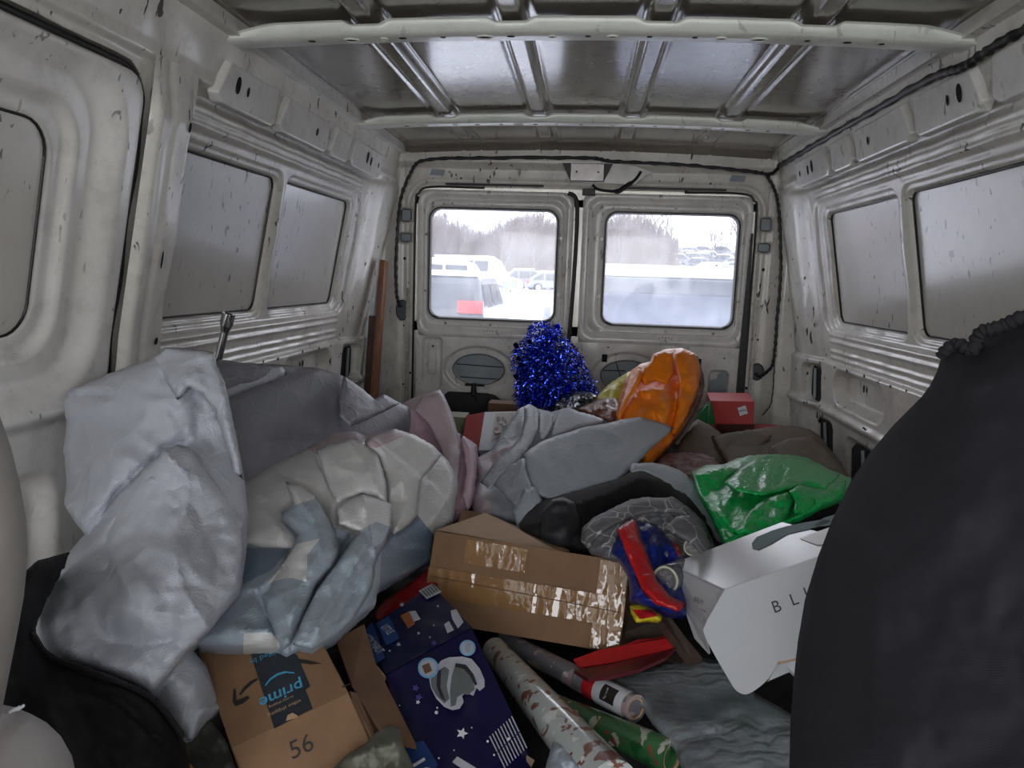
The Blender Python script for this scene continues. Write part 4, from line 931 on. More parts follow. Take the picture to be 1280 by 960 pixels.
# --- red, blue and yellow shiny sack
M_SBLUE = film('blue_satin', '#16287f', .30, weave=False, scuff='#3348b0', cs=18); M_SRED = film('red_satin', '#c01f24', .32, weave=False, scuff='#e04a45', cs=18); M_SYEL = film('yellow_satin', '#d8c422', .4, weave=False, scuff='#efe27a')
soft('costume', [(764, 690), (768, 676), (775, 664), (795, 648), (806, 650), (822, 658), (837, 674), (850, 680), (862, 700), (860, 740), (857, 770), (835, 768), (817, 761), (800, 756), (787, 750), (786, 722), (776, 704)],
     [(768, 690, 1.22), (800, 650, 1.30), (858, 700, 1.22), (800, 750, 1.12), (857, 765, 1.10)], M_SBLUE, mats=[M_SBLUE, M_SRED],
     regions=[([(771, 662), (794, 648), (800, 672), (812, 700), (820, 725), (838, 745), (858, 755), (850, 764), (820, 756), (802, 738), (784, 695)], 1), ([(838, 674), (852, 676), (862, 694), (848, 696)], 1)],
     folds=[([(794, 648), (802, 676), (815, 706), (826, 735)], .016, 6, 's'), ([(771, 664), (784, 696), (802, 738)], .010, 6), ([(810, 665), (822, 700)], .010, 8), ([(830, 675), (840, 720)], -.012, 8)], bulge=.04, bw=22, thick=.08, crumple=(.007, 22), step=3, seed=24,
     label='shiny blue costume with a red band beside the white box', cat='costume')
soft('balloon', [(786, 756), (800, 752), (815, 760), (828, 770), (826, 778), (810, 776), (795, 778), (789, 768)], [(790, 760, 1.12), (825, 772, 1.08), (800, 776, 1.08)], M_SYEL, mats=[M_SYEL, M_SRED], regions=[([(790, 762), (815, 762), (822, 770), (800, 774)], 1)],
     bulge=.015, bw=8, thick=.03, crumple=(.003, 12), step=2.5, label='small yellow and red foil scrap below the blue costume', cat='foil')

# --- clear plastic bottle ends
M_CLEAR = NT('clear_plastic').set(Roughness=.08).m; M_CLEAR.node_tree.nodes['Principled BSDF'].inputs['Transmission Weight'].default_value = .85
M_RING = plain('pale_plastic_rim', '#c9cfb4', .2, bump=0)
def bottle(px, py, Y, r, L, label, d):
    c = A3((px, py, Y)); ax = Vector(d).normalized()
    t = thing('bottle', tuple(c), label, 'bottle', None)
    tube('shell', [c+ax*(-.004), c+ax*.004, c+ax*.02, c+ax*L*.7, c+ax*L*.85, c+ax*L], [r*.8, r, r, r*.96, r*.5, r*.4], M_CLEAR, t, n=24)
    u = ax.orthogonal().normalized(); v = ax.cross(u); ring = [c+ax*(-.003)+(u*math.cos(a)+v*math.sin(a))*r*.92 for a in np.linspace(0, 2*math.pi, 25)]
    tube('base_rim', ring, r*.10, M_RING, t, n=6, caps=False)
    for k in range(5):
        a = k*2*math.pi/5; p = c+ax*(-.006)+(u*math.cos(a)+v*math.sin(a))*r*.45
        tube('base_foot', [p, p+ax*.012], [r*.26, r*.18], M_CLEAR, t, n=8)
bottle(866, 684, 1.19, .0145, .12, 'clear plastic bottle pointing its round base out above the white box', (.35, .9, -.15))
bottle(833, 724, 1.12, .021, .12, 'clear plastic bottle wedged upright against the white box side', (.5, .85, -.1))

# --- brown parcel box with tape
Pf = [A3((544, 664, 1.32)), A3((788, 703, 1.25)), A3((774, 817, 1.19)), A3((527, 775, 1.27))]
nrm = (Pf[1]-Pf[0]).cross(Pf[3]-Pf[0]).normalized(); nrm = nrm if nrm.y > 0 else -nrm
ext = (nrm*.17+Vector((0, .02, -.035)))
bx = thing('parcel_box', tuple((Pf[2]+Pf[3])/2), 'brown cardboard parcel box sealed with shiny tape, in the middle', 'box')
def wobble_quad(name, P, e, mat, parent, nu=40, nv=20, amp=.003, seed=0, dent=()):
    """closed box whose front quad is subdivided and slightly dented"""
    us = np.linspace(0, 1, nu); vs = np.linspace(0, 1, nv); U, V_ = np.meshgrid(us, vs)
    P = [np.array(p) for p in P]; n = np.cross(P[1]-P[0], P[3]-P[0]); n /= np.linalg.norm(n)
    if n@(CAM-P[0]) < 0: n = -n
    B = (P[0][None, None]*((1-U)*(1-V_))[..., None]+P[1]*(U*(1-V_))[..., None]+P[2]*(U*V_)[..., None]+P[3]*((1-U)*V_)[..., None])
    rg = np.random.default_rng(seed); h = sum(amp/(k)*np.sin(U*rg.uniform(2, 5)*k*2+rg.uniform(0, 6))*np.sin(V_*rg.uniform(1.5, 4)*k*2+rg.uniform(0, 6)) for k in (1, 2, 3))
    for (u, v, r, a) in dent: h = h+a*np.exp(-(((U-u)**2+((V_-v)*.5)**2)/r**2))
    h *= np.minimum(1, np.minimum(np.minimum(U, 1-U), np.minimum(V_, 1-V_))*14)
    B = B+n*h[..., None]
    V = B.reshape(-1, 3).tolist(); F = [(j*nu+i, j*nu+i+1, (j+1)*nu+i+1, (j+1)*nu+i) for j in range(nv-1) for i in range(nu-1)]
    per = [i for i in range(nu)]+[j*nu+nu-1 for j in range(1, nv)]+[(nv-1)*nu+i for i in range(nu-2, -1, -1)]+[j*nu for j in range(nv-2, 0, -1)]
    k0 = len(V); V += [(np.array(V[i])+np.array(e)).tolist() for i in per]; m = len(per)
    for i in range(m): F.append((per[i], per[(i+1) % m], k0+(i+1) % m, k0+i))
    F.append([k0+i for i in range(m)])
    return sharp(fix_normals(mesh_obj(name, V, F, mat, parent)), 40)
wobble_quad('body', Pf, ext, M_CARD, bx, amp=.003, seed=1, dent=[(.93, .8, .10, -.010), (.97, .97, .05, -.012)])
qt = NT('brown_packing_tape'); qt.base(qt.mix(qt.noise(12), lin('#80603f'), lin('#9c7850'))); qt.set(Roughness=.07)
qt.b.inputs['Specular IOR Level'].default_value = .8; qt.bump(qt.noise(34, 2, .5, (1, 1, .22)), .55, .004); qt.bump(qt.noise(9), .5, .008); M_TAPE = qt.m
fb = Frame((Pf[0]+Pf[2])/2, Pf[1]-Pf[0], Pf[0]-Pf[3])
def blerp(u, v): return (Pf[0]*(1-u)+Pf[1]*u)*(1-v)+(Pf[3]*(1-u)+Pf[2]*u)*v
def tape(u0, u1, v0, v1, k=40, a=.0022, seed=1):
    rg = np.random.default_rng(seed); us = np.linspace(u0, u1, k); vs = np.linspace(v0, v1, 12); U, V_ = np.meshgrid(us, vs)
    B = np.array([[tuple(blerp(u, v)) for u in us] for v in vs]); n = -np.array(nrm)
    h = .0045+a*.35*sum(np.sin(U*rg.uniform(20, 120)+V_*rg.uniform(-9, 9)+rg.uniform(0, 6)) for _ in range(6))*(.4+.6*np.sin(U*rg.uniform(5, 9)+seed)**2)*.35
    B = B+n*h[..., None]; grid('packing_tape', B[..., 0], B[..., 1], B[..., 2], M_TAPE, bx)
tape(.0, 1.0, .40, .72, 90); tape(.86, .995, .02, .98, 16, seed=3); tape(.18, .50, .03, .30, 30, .001, seed=5)
tube('seam', [blerp(.02, .50)-nrm*.0062, blerp(.98, .56)-nrm*.0062], .0008, M_CARDD, bx, n=5)
plate('top_flap', [A3((546, 662, 1.36)), A3((607, 641, 1.47)), A3((660, 664, 1.45)), A3((712, 688, 1.33)), A3((700, 690, 1.29))], (0, .002, -.004), M_CARDL, bx)
plate('side_flap', [A3((572, 655, 1.40)), A3((578, 637, 1.44)), A3((598, 640, 1.48)), A3((606, 643, 1.48)), A3((585, 656, 1.42))], (0, .003, -.004), M_CARDD, bx)

# --- shipping box with dark tape and printed arrow (nearest the lower left)
B1, B2 = A3((289, 935, .80)), A3((436, 866, .86))
B0 = A3((245, 806, .93)); B3 = B0+(B2-B1)
px_ = thing('shipping_box', tuple(B1-Vector((0, 0, .1))), 'brown shipping box with dark tape and 56 printed on its front, lower left', 'box')
dn = (B2-B1).cross(B0-B1).normalized(); dn = dn if dn.z < 0 else -dn
dn2 = (A3((318, 1020, .755))-B1).normalized()*.105
V, F = hexa([tuple(p) for p in (B1, B2, B2+dn2, B1+dn2, B0, B3, B3+dn2, B0+dn2)]); o = mesh_obj('body', V, F, M_CARD, px_); fix_normals(o); bevel(o, .002)
ft = Frame((B1+B3)/2, B2-B1, B0-B1); ff = Frame(B1+(B2-B1)/2+dn2*.4, B2-B1, -dn2)
M_TAPED = plain('dark_printed_tape', '#2b3038', .35, var=.1); M_CYAN = plain('cyan_print', '#4d9fc4', .5, bump=0); M_TAN = plain('tan_print', '#b99a78', .6, bump=0)
tp = decal('printed_tape', ft, [(308, 800), (350, 799), (372, 820), (388, 858), (382, 862), (391, 886), (343, 911)], M_TAPED, px_, px=True)
def tx(s, px, py, size, mat, fr=ft, par=None, dang=math.pi, **k):
    x, y = fr.px(px, py); return text('lettering', s, fr, x, y, size, mat, par or px_, ang=dang, h=.0016, **k)
tx('prime', 352, 868, .024, M_CYAN, bold=.0003); tx('video shipping', 356, 886, .0075, M_TAN); tx('in-stop shipping', 352, 878, .005, M_TAN); tx('fulfilled by', 334, 820, .012, M_CYAN)
def arc_pts(pl, w):
    L = [Vector((a, b)) for a, b in pl]; up_, dn_ = [], []
    for i, p in enumerate(L):
        t = (L[min(i+1, len(L)-1)]-L[max(i-1, 0)]).normalized(); n = Vector((-t.y, t.x)); ww = w*(.25+.75*math.sin(math.pi*(i+.5)/len(L)))
        up_.append(tuple(p+n*ww)); dn_.append(tuple(p-n*ww))
    return up_+dn_[::-1]
decal('smile_mark', ft, arc_pts([(332, 858), (338, 850), (347, 844), (357, 841), (368, 842)], 1.3), M_CYAN, px_, px=True, h=.0018)
decal('smile_mark', ft, arc_pts([(300, 869), (306, 861), (314, 854), (322, 849)], 2.0), M_INK, px_, px=True, h=.0012)
decal('arrow_head', ft, [(292, 862), (295, 861), (296, 876), (311, 870), (312, 873), (304, 880), (294, 883), (291, 878)], M_INK, px_, px=True, h=.0012)
decal('smile_mark', ft, [(372, 824), (386, 826), (402, 830), (390, 831), (374, 829)], M_INK, px_, px=True, h=.0012)
decal('badge', ft, [(358, 902), (360, 895), (366, 892), (372, 895), (373, 897)], M_TAN, px_, px=True, h=.0018)
x, y = ff.px(377, 934); text('lettering', '56', ff, x, y, .030, M_INK, px_, ang=0, h=.0012)
x, y = ft.px(432, 856); decal('print_mark', ft, [(427, 859), (438, 854), (438, 856), (428, 860)], M_INK, px_, px=True, h=.001)
for i in range(3):
    a = i*7; plate('side_flap', [A3((437+a, 864+i*3, .875+i*.01)), A3((443+a, 866+i*3, .885+i*.01)), A3((468+a*.5, 926+i*4, .83)), A3((455+a, 938, .82))], (.003, .004, -.003), M_CARDD if i % 2 else M_CARD, px_)
plate('cardboard_sheet', [A3((420, 800, 1.0)), A3((455, 780, 1.04)), A3((470, 830, .98)), A3((520, 930, .86)), A3((478, 920, .84)), A3((440, 858, .90))], (0, .006, -.012), M_CARDD)
tag(bpy.data.objects['cardboard_sheet'], 'dark brown cardboard sheet between the shipping box and the navy box', 'cardboard')

# --- navy toy box
M_NAVY = plain('navy_print_card', '#17143e', .32, var=.06, scale=6, coat=.2); M_NAVYD = plain('navy_lid_print', '#14163a', .30, var=.1, scale=6, coat=.2)
N1, N2 = A3((482, 845, .98)), A3((590, 786, 1.06)); N4 = A3((536, 1010, .80)); N3 = N4+(N2-N1)*.98
nb = thing('toy_box', tuple((N3+N4)/2-Vector((0, 0, .05))), 'navy blue toy helmet box with stars, torn along its left edge', 'box')
nn = (N2-N1).cross(N4-N1).normalized(); nn = nn if nn.z > 0 else -nn
wobble_quad('body', [N1, N2, N3, N4], tuple(-nn*.09), M_NAVY, nb, amp=.0025, seed=4, dent=[(.05, .1, .1, -.006)])
L1, L2 = A3((452, 790, 1.09)), A3((540, 732, 1.19)); L3 = A3((576, 764, 1.12))
lid = wobble_quad('lid', [L1, L2, A3((590, 784, 1.062)), A3((482, 843, .982))], (0, .012, -.03), M_NAVYD, nb, amp=.002, seed=6)
fn = Frame((N1+N3)/2, N2-N1, N1-N4); fl_ = Frame((L1+A3((590, 784, 1.062)))/2, L2-L1, L1-A3((482, 843, .982)))
Hh = .0040
M_BLUW = plain('light_blue_print', '#7fb3dd', .4, bump=0); M_HGREY = plain('visor_grey_print', '#6e7476', .35, bump=0); M_HDK = plain('dark_grey_print', '#39383f', .4, bump=0); M_HW = plain('helmet_white_print', '#b9bcc6', .35, bump=0); M_BAND = plain('blue_band_print', '#25427a', .4, bump=0)
D = lambda pts, m, h=Hh, nm='print', fr=fn: decal(nm, fr, pts, m, nb, px=True, h=h)
D([(537, 850), (541, 842), (552, 828), (562, 824), (578, 823), (590, 826), (600, 838), (606, 852), (606, 861), (600, 866), (596, 862), (592, 872), (583, 868), (578, 872), (580, 880), (575, 888), (566, 890), (556, 886), (546, 876), (539, 862)], M_HW, nm='helmet_print')
D([(539, 852), (545, 843), (556, 836), (562, 840), (559, 860), (562, 876), (556, 882), (546, 872), (540, 862)], M_HGREY, Hh+.0006)
D([(547, 843), (552, 840), (551, 862), (558, 880), (552, 876), (546, 860)], M_HDK, Hh+.0010)
D([(569, 836), (582, 838), (590, 848), (594, 864), (586, 871), (579, 870), (572, 874), (570, 884), (564, 886), (563, 866), (565, 848)], M_HGREY, Hh+.0006)
D([(570, 832), (583, 834), (592, 845), (597, 858), (594, 860), (588, 848), (580, 839), (569, 836)], M_HDK, Hh+.0010)
for (cx, cy, r) in ((536, 838, 13), (585, 813, 10)):
    D(circ(cx, cy, r, r, 20), M_BLUW, Hh+.0014, 'round_print'); D(circ(cx, cy, r*.78, r*.78, 20), M_HW, Hh+.0018, 'round_print')
D([(528, 836), (537, 832), (541, 842), (532, 846)], plain('brown_print', '#7b5a48', .5, bump=0), Hh+.0022); D([(582, 806), (589, 808), (588, 820), (582, 818)], plain('pale_print', '#a4adba', .5, bump=0), Hh+.0022)
M_PURP = plain('purple_star_print', '#4d4390', .4, bump=0)
for (cx, cy, r, m) in ((578, 919, 7.5, M_WHITEP), (524, 874, 5, M_PURP), (520, 862, 5, M_PURP), (523, 880, 3, M_WHITEP), (543, 806, 4, M_PURP)): D(star(cx, cy, r, .45, .3), m, Hh, 'star_print')
for (cx, cy, r) in ((546, 893, 2.2), (547, 887, 1.2), (590, 912, 1.), (610, 929, 1.5), (549, 950, 1.2), (568, 940, .8), (500, 884, .8), (636, 926, 1.8), (618, 946, 1.2)): D(circ(cx, cy, r, r, 8), M_WHITEP, Hh, 'dot_print')
for i in range(9):      # block of small print running down the face
    a = (612+i*3.4, 923-i*3.1); L = 40+i*1.0
    for j in range(2):
        t0, t1 = (j*.5, j*.5+.46); dx, dy = 22, 46
        p0 = (a[0]+dx*t0*.9, a[1]+dy*t0*.9); p1 = (a[0]+dx*t1*.9, a[1]+dy*t1*.9)
        D([(p0[0], p0[1]), (p0[0]+1.2, p0[1]-.8), (p1[0]+1.2, p1[1]-.8), p1], M_HW, Hh, 'small_print')
D([(508, 938), (522, 930), (530, 928), (548, 958), (540, 968), (520, 968)], M_BAND, Hh, 'letter_band')
x, y = fn.px(524, 958); text('lettering', 'ASTRONAUT', fn, x+.0, y-.078, .030, M_WHITEP, nb, ang=math.radians(90), h=Hh+.001, bold=.0008)
D([(566, 955), (572, 948), (600, 965), (590, 972)], M_HW, Hh)
DL = lambda pts, m, h=Hh, nm='print': decal(nm, fl_, pts, m, nb, px=True, h=h)
DL([(452, 796), (466, 780), (482, 825), (464, 836)], M_BAND, nm='letter_band'); DL([(471, 782), (487, 772), (500, 800), (484, 809)], M_BAND, nm='letter_band')
x, y = fl_.px(467, 808); text('lettering', 'ASTRONAUT', fl_, x, y, .017, M_HW, nb, ang=math.radians(-98), h=Hh+.001, bold=.0004, sx=.62)
x, y = fl_.px(485, 790); text('lettering', 'LITTLE', fl_, x, y, .016, M_HW, nb, ang=math.radians(-98), h=Hh+.001, bold=.0004, sx=.6)
DL([(524, 741), (541, 732), (553, 742), (534, 751)], plain('barcode_white', '#a8adb0', .5, bump=0), nm='barcode')
for i in range(6): DL([(528+i*3.2, 741.5-i*1.8), (529+i*3.2, 741-i*1.8), (536+i*3.0, 748-i*1.6), (535+i*3.0, 748.5-i*1.6)], M_INK, Hh+.0008, 'barcode_line')
DL([(501, 772), (512, 767), (520, 782), (511, 788)], plain('orange_badge', '#9a5c33', .5, bump=0), nm='badge'); DL([(512, 767), (520, 766), (526, 776), (517, 780)], M_HW, nm='badge')
for (cx, cy, r) in ((499, 808, 3), (503, 758, 3)): DL(star(cx, cy, r), M_HW, Hh, 'star_print')
for (cx, cy, r) in ((524, 794, 1.5), (538, 799, 1.2), (488, 816, 1.2), (548, 760, 1.2), (543, 784, 1)): DL(circ(cx, cy, r, r, 8), M_HW, Hh, 'dot_print')
for q_ in ([(556, 783), (562, 779), (568, 790), (560, 794)], [(564, 766), (571, 764), (580, 780), (573, 788), (566, 776)]): DL(q_, M_HW, Hh, 'print')
rgE = random.Random(9)
tor = [(482, 845), (476, 860), (484, 880), (494, 905), (506, 930), (520, 965), (514, 965), (502, 935), (490, 908), (480, 884), (472, 868), (464, 850), (460, 838), (472, 832)]
plate('torn_edge', [A3((a+rgE.uniform(-1.5, 1.5), b, float(np.interp(b, [830, 970], [.99, .83])))) for a, b in tor], (0, .004, -.006), plain('torn_card', '#9c8670', .9), nb)
plate('torn_edge', [A3((x, y, z)) for x, y, z in ((655, 935, .90), (660, 945, .88), (668, 950, .87), (664, 958, .87), (658, 950, .88))], (0, .003, -.004), plain('torn_card', '#9c8670', .9), nb)
plate('side_panel', [A3((440, 828, 1.0)), A3((458, 822, 1.02)), A3((470, 850, .97)), A3((452, 852, .96))], (0, .004, -.01), M_BAND, nb)

# --- red shiny bag behind the navy box
soft('gift_bag', [(466, 768), (480, 750), (500, 737), (520, 722), (537, 709), (548, 720), (548, 745), (530, 750), (500, 768), (475, 782)], [(470, 768, 1.20), (540, 715, 1.34), (520, 760, 1.2)], M_SRED, bulge=.015, bw=14, thick=.03, crumple=(.004, 20), step=3,
     label='shiny red bag squeezed between the pale bag and the parcel box', cat='bag')

# --- wrapping paper rolls
def roll(label, p0, p1, r0, r1, mat, core=True, film_=True):
    a, b = A3(p0), A3(p1); ax = (b-a).normalized(); t = thing('wrapping_roll', tuple((a+b)/2-Vector((0, 0, r1))), label, 'wrapping paper')
    tube('paper', [a, a+(b-a)*.33, a+(b-a)*.66, b], [r0, r0+(r1-r0)*.33, r0+(r1-r0)*.66, r1], mat, t, n=40)
    if core:
        u = ax.orthogonal().normalized(); v = ax.cross(u); V = []; F = []; n = 28
        for k_, (rr_, dd) in enumerate(((r1*1.02, -.002), (r1*1.02, .003), (r1*.80, .003), (r1*.66, .002), (r1*.62, -.05), (r1*.01, -.05))):
            for j in range(n): c = 2*math.pi*j/n; V.append(tuple(b+ax*dd+(u*math.cos(c)+v*math.sin(c))*rr_))
        F = [(k_*n+j, k_*n+(j+1) % n, (k_+1)*n+(j+1) % n, (k_+1)*n+j) for k_ in range(5) for j in range(n)]; fm = [0]*(2*n)+[1]*n+[2]*(2*n)
        sharp(mesh_obj('core_tube', V, F, [mat, M_CARDL, M_CARD], t, fm=fm), 40)
    return t
def printed(name, base, spots, rough=.12):
    q = NT(name); col = lin(base)
    for (hexc, sc, th, sd) in spots:
        f = q.ramp(q.noise(sc, 2, .5, (1, 1, 1.1), dist=sd), [(th, 0.), (th+.02, 1.)]); col = q.mix(f, col, lin(hexc))
    q.base(col); q.set(Roughness=.35); q.b.inputs['Coat Weight'].default_value = 1; q.b.inputs['Coat Roughness'].default_value = .08
    q.bump(q.noise(18, 3, .5, (1, 1, 3)), .35, .006); return q.m
M_R1 = printed('pale_paper_brown_figures', '#b5bcba', [('#7d5347', 34, .58, .8), ('#7b4038', 58, .65, .3), ('#d4d6d2', 45, .62, .2)])
M_R2 = printed('grey_paper_pink_figures', '#77777f', [('#b09c9e', 30, .56, .5), ('#d6cfcf', 44, .64, .2)])
M_R3 = printed('green_paper_figures', '#3c7245', [('#b9bcb0', 36, .58, .4), ('#8d4b44', 50, .63, .4), ('#1e5a2c', 18, .60, .1)])
roll('wide wrapping roll with brown and red figures on pale paper', (618, 812, 1.20), (765, 985, .80), .021, .033, M_R1, core=False)
r2 = roll('grey wrapping roll with a red and black label and open cardboard core', (630, 800, 1.30), (793, 885, 1.02), .017, .0195, M_R2)
a, b = A3((630, 800, 1.30)), A3((793, 885, 1.02)); ax = (b-a).normalized()
for (t0, t1, m) in ((.72, .79, M_SRED), (.79, .98, M_WHITEP)):
    tube('label_band', [a+(b-a)*t0, a+(b-a)*t1], .0200, m, r2, n=32, caps=False)
c_ = a+(b-a)*.875; toc = (Vector(CAM)-c_); toc = (toc-ax*toc.dot(ax)).normalized(); fr_ = Frame(c_+toc*.0200, toc.cross(ax), ax)
sd_ = ax.cross(toc).normalized()
V = []; F = []; n = 8
for i, t in enumerate((.845, .935)):
    for j in range(n): ang = math.radians(-35+70*j/(n-1)); V.append(tuple(a+(b-a)*t+(toc*math.cos(ang)+sd_*math.sin(ang))*.0204))
F = [(j, j+1, n+j+1, n+j) for j in range(n-1)]; mesh_obj('black_label', V, F, M_INK, r2)
ftx = Frame(c_+toc*.0208+ax*.003, sd_ if sd_.z > 0 else -sd_, ax); text('lettering', 'gift wrap', ftx, 0, 0, .0062, M_WHITEP, r2, h=.0004, ang=math.radians(0), sx=.8)
r3 = roll('green wrapping roll with white-bearded figures and a pale core end', (692, 882, 1.08), (838, 946, .93), .018, .0235, M_R3)

# --- silver embossed mailer sheet
q = NT('silver_embossed_foil'); q.base(q.mix(q.ramp(q.noise(10, 5), [(.35, 0.), (.7, 1.)]), lin('#7d868d'), lin('#a9b2b8')))
q.set(Roughness=.28, Metallic=.35)
w1 = q.n('ShaderNodeTexWave', Scale=14, Distortion=9, wave_type='RINGS'); w1.inputs['Detail Scale'].default_value = 2.2; q.l(q.tc.outputs['Object'], w1.inputs[0])
q.bump(q.mix(q.ramp(q.noise(5, 2), [(.45, 0.), (.55, 1.)]), (0, 0, 0, 1), w1.outputs['Fac']), .35, .003); q.bump(q.noise(12, 4), .5, .01)
soft('foil_mailer', [(748, 852), (775, 842), (800, 836), (835, 826), (870, 822), (905, 826), (925, 850), (945, 868), (985, 890), (1010, 915), (1015, 990), (860, 990), (845, 940), (815, 905), (800, 880), (770, 866)],
     [(750, 852, 1.10), (890, 825, 1.14), (990, 900, .97), (870, 985, .84), (1000, 985, .84)], q.m, folds=[([(780, 900), (880, 905), (990, 925)], .006, 16), ([(930, 860), (960, 930)], -.006, 14), ([(850, 925), (900, 915)], -.008, 6)], bulge=.02, bw=30, thick=.02, crumple=(.005, 55), seed=31,
     label='embossed silver-grey foil mailer lying flat at the lower right', cat='mailer')

# --- red torn carton
rc = thing('red_carton', tuple(A3((780, 820, 1.08))), 'torn flattened red carton with a glossy maroon underside below the parcel box', 'carton')
M_RC = plain('red_carton_print', '#c3262a', .45, var=.06); M_RM = plain('maroon_carton', '#6a2a33', .3, var=.08)
plate('lid_flap', [A3(p) for p in ((717, 824, 1.14), (750, 812, 1.15), (778, 807, 1.15), (795, 800, 1.16), (820, 797, 1.16), (832, 794, 1.16), (840, 797, 1.14), (848, 803, 1.13), (845, 812, 1.12), (815, 817, 1.12), (795, 821, 1.12), (770, 827, 1.12), (725, 834, 1.12))], (0, .004, -.005), M_RC, rc)
plate('torn_panel', [A3(p) for p in ((718, 838, 1.10), (770, 828, 1.12), (846, 809, 1.12), (832, 822, 1.08), (800, 836, 1.06), (765, 845, 1.05), (735, 848, 1.05))], (0, .004, -.008), M_RM, rc)
plate('wood_strip', [A3(p) for p in ((786, 700, 1.22), (793, 700, 1.22), (818, 745, 1.17), (858, 798, 1.13), (878, 822, 1.12), (862, 822, 1.11), (838, 790, 1.12), (805, 742, 1.16))], (0, .006, -.02), plain('brown_board', '#4d3d34', .6))
tag(bpy.data.objects['wood_strip'], 'dark thin cardboard edge running down beside the blue costume', 'cardboard')
plate('shade_panel', [A3(p) for p in ((790, 760, 1.25), (830, 772, 1.2), (862, 812, 1.15), (850, 830, 1.12), (800, 800, 1.2), (782, 790, 1.2))], (0, .006, -.02), plain('shadow_card', '#3d3026', .8))  # dark card in the gap; its colour stands in for the shade there
tag(bpy.data.objects['shade_panel'], 'dark brown panel painting the shade deep between the parcel box and the white box', 'cardboard')

# --- white carton with lettering
M_WC = plain('white_gloss_carton', '#b9bcc1', .24, var=.02, scale=4, bump=.05, coat=.25); M_WC2 = plain('white_carton_face', '#c6cad0', .45, var=.02, scale=4, bump=.05)
M_TEAL = plain('teal_print', '#145553', .5, bump=0, spec=.2)
wc = thing('white_carton', tuple(A3((950, 800, 1.0))-Vector((0, 0, .1))), 'glossy white carton with thin lettering, its rounded flap hanging open', 'box')
c0 = A3((906, 737, .98)); c1 = A3((838, 705, 1.185)); c2 = A3((1075, 678, .93)); c3 = c1+(c2-c0)*1.05
plate('top_panel', [c0, c2, c3, c1], (0, 0, -.004), M_WC, wc, bev=.001)
dd = (A3((885, 810, .99))-c0); 
plate('end_panel', [c1, c0, A3((884, 780, .985)), A3((882, 800, .995)), A3((886, 818, 1.0)), A3((868, 798, 1.05)), A3((852, 752, 1.13))], (.003, .004, 0), M_WC2, wc)
def curve2(pts, k=6):
    P = smoothpts([Vector((a, b, 0)) for a, b in pts], k); return [(p.x, p.y) for p in P]
fpl = [(906, 737), (900, 747), (884, 775), (879, 787)]+curve2([(879, 787), (882, 797), (895, 822), (912, 851)], 3)+curve2([(912, 851), (920, 863), (932, 868), (945, 862), (959, 850), (967, 838), (973, 827)], 4)+[(985, 825), (1010, 818), (1075, 800), (1075, 678)]
dfF = depthfn([(906, 737, .975), (1075, 678, .925), (930, 865, .90)])
ys_f = dfF(np.array(fpl, float)); fpts = [A3((a, b, y)) for (a, b), y in zip(fpl, ys_f)]
fo = plate('front_flap', fpts, (.001, .003, .0), M_WC2, wc)
fw_ = Frame(fpts[0], A3((1075, 678, .925))-fpts[0], fpts[0]-A3((930, 865, float(dfF(np.array([[930., 865.]]))[0]))))
for ch, cx, cy in (('B', 971, 759), ('L', 993, 750), ('U', 1013, 741), ('E', 1036, 731)):
    x, y = fw_.px(cx, cy); text('lettering', ch, fw_, x, y, .021, plain('grey_ink', '#33353a', .5, bump=0), wc, h=.0012)
fe = Frame(c0, c0-c1, c0-A3((884, 780, .985)))
for s_t, cx, cy, sz in (('BEAUTY', 874, 752, .0095), ('company', 880, 763, .0055), ('no.', 881, 775, .0055)):
    x, y = fe.px(cx, cy); text('lettering', s_t, fe, x, y, sz, plain('grey_ink', '#33353a', .5, bump=0), wc, h=.0012)
ftp = Frame(c0, c2-c0, c1-c0)
decal('printed_leaf', ftp, [(940, 680), (946, 672), (965, 664), (985, 658), (1010, 653), (1030, 650), (1040, 652), (1020, 660), (985, 668), (965, 680), (948, 688), (941, 686)], M_TEAL, wc, px=True, h=.001)
decal('printed_leaf', ftp, [(1018, 656), (1030, 648), (1050, 642), (1070, 640), (1062, 652), (1035, 658), (1022, 659)], M_TEAL, wc, px=True, h=.001)
decal('printed_patch', ftp, [(1000, 674), (1020, 666), (1048, 656), (1060, 662), (1045, 680), (1022, 682)], plain('taupe_print', '#a39a8c', .3, bump=0), wc, px=True, h=.001)
for q_ in ([(973, 828, .93), (985, 824, .93), (995, 836, .93), (960, 851, .92)], [(975, 827, .935), (1000, 820, .93), (1004, 848, .92), (996, 846, .92)]):
    plate('inner_flap', [A3(p) for p in q_], (0, .004, -.004), M_WC2, wc)
plate('torn_rim', [A3(p) for p in ((972, 826, .905), (985, 823, .905), (1000, 819, .90), (1000, 823, .90), (986, 827, .905), (974, 830, .905))], (0, .002, -.002), M_CARDL, wc)

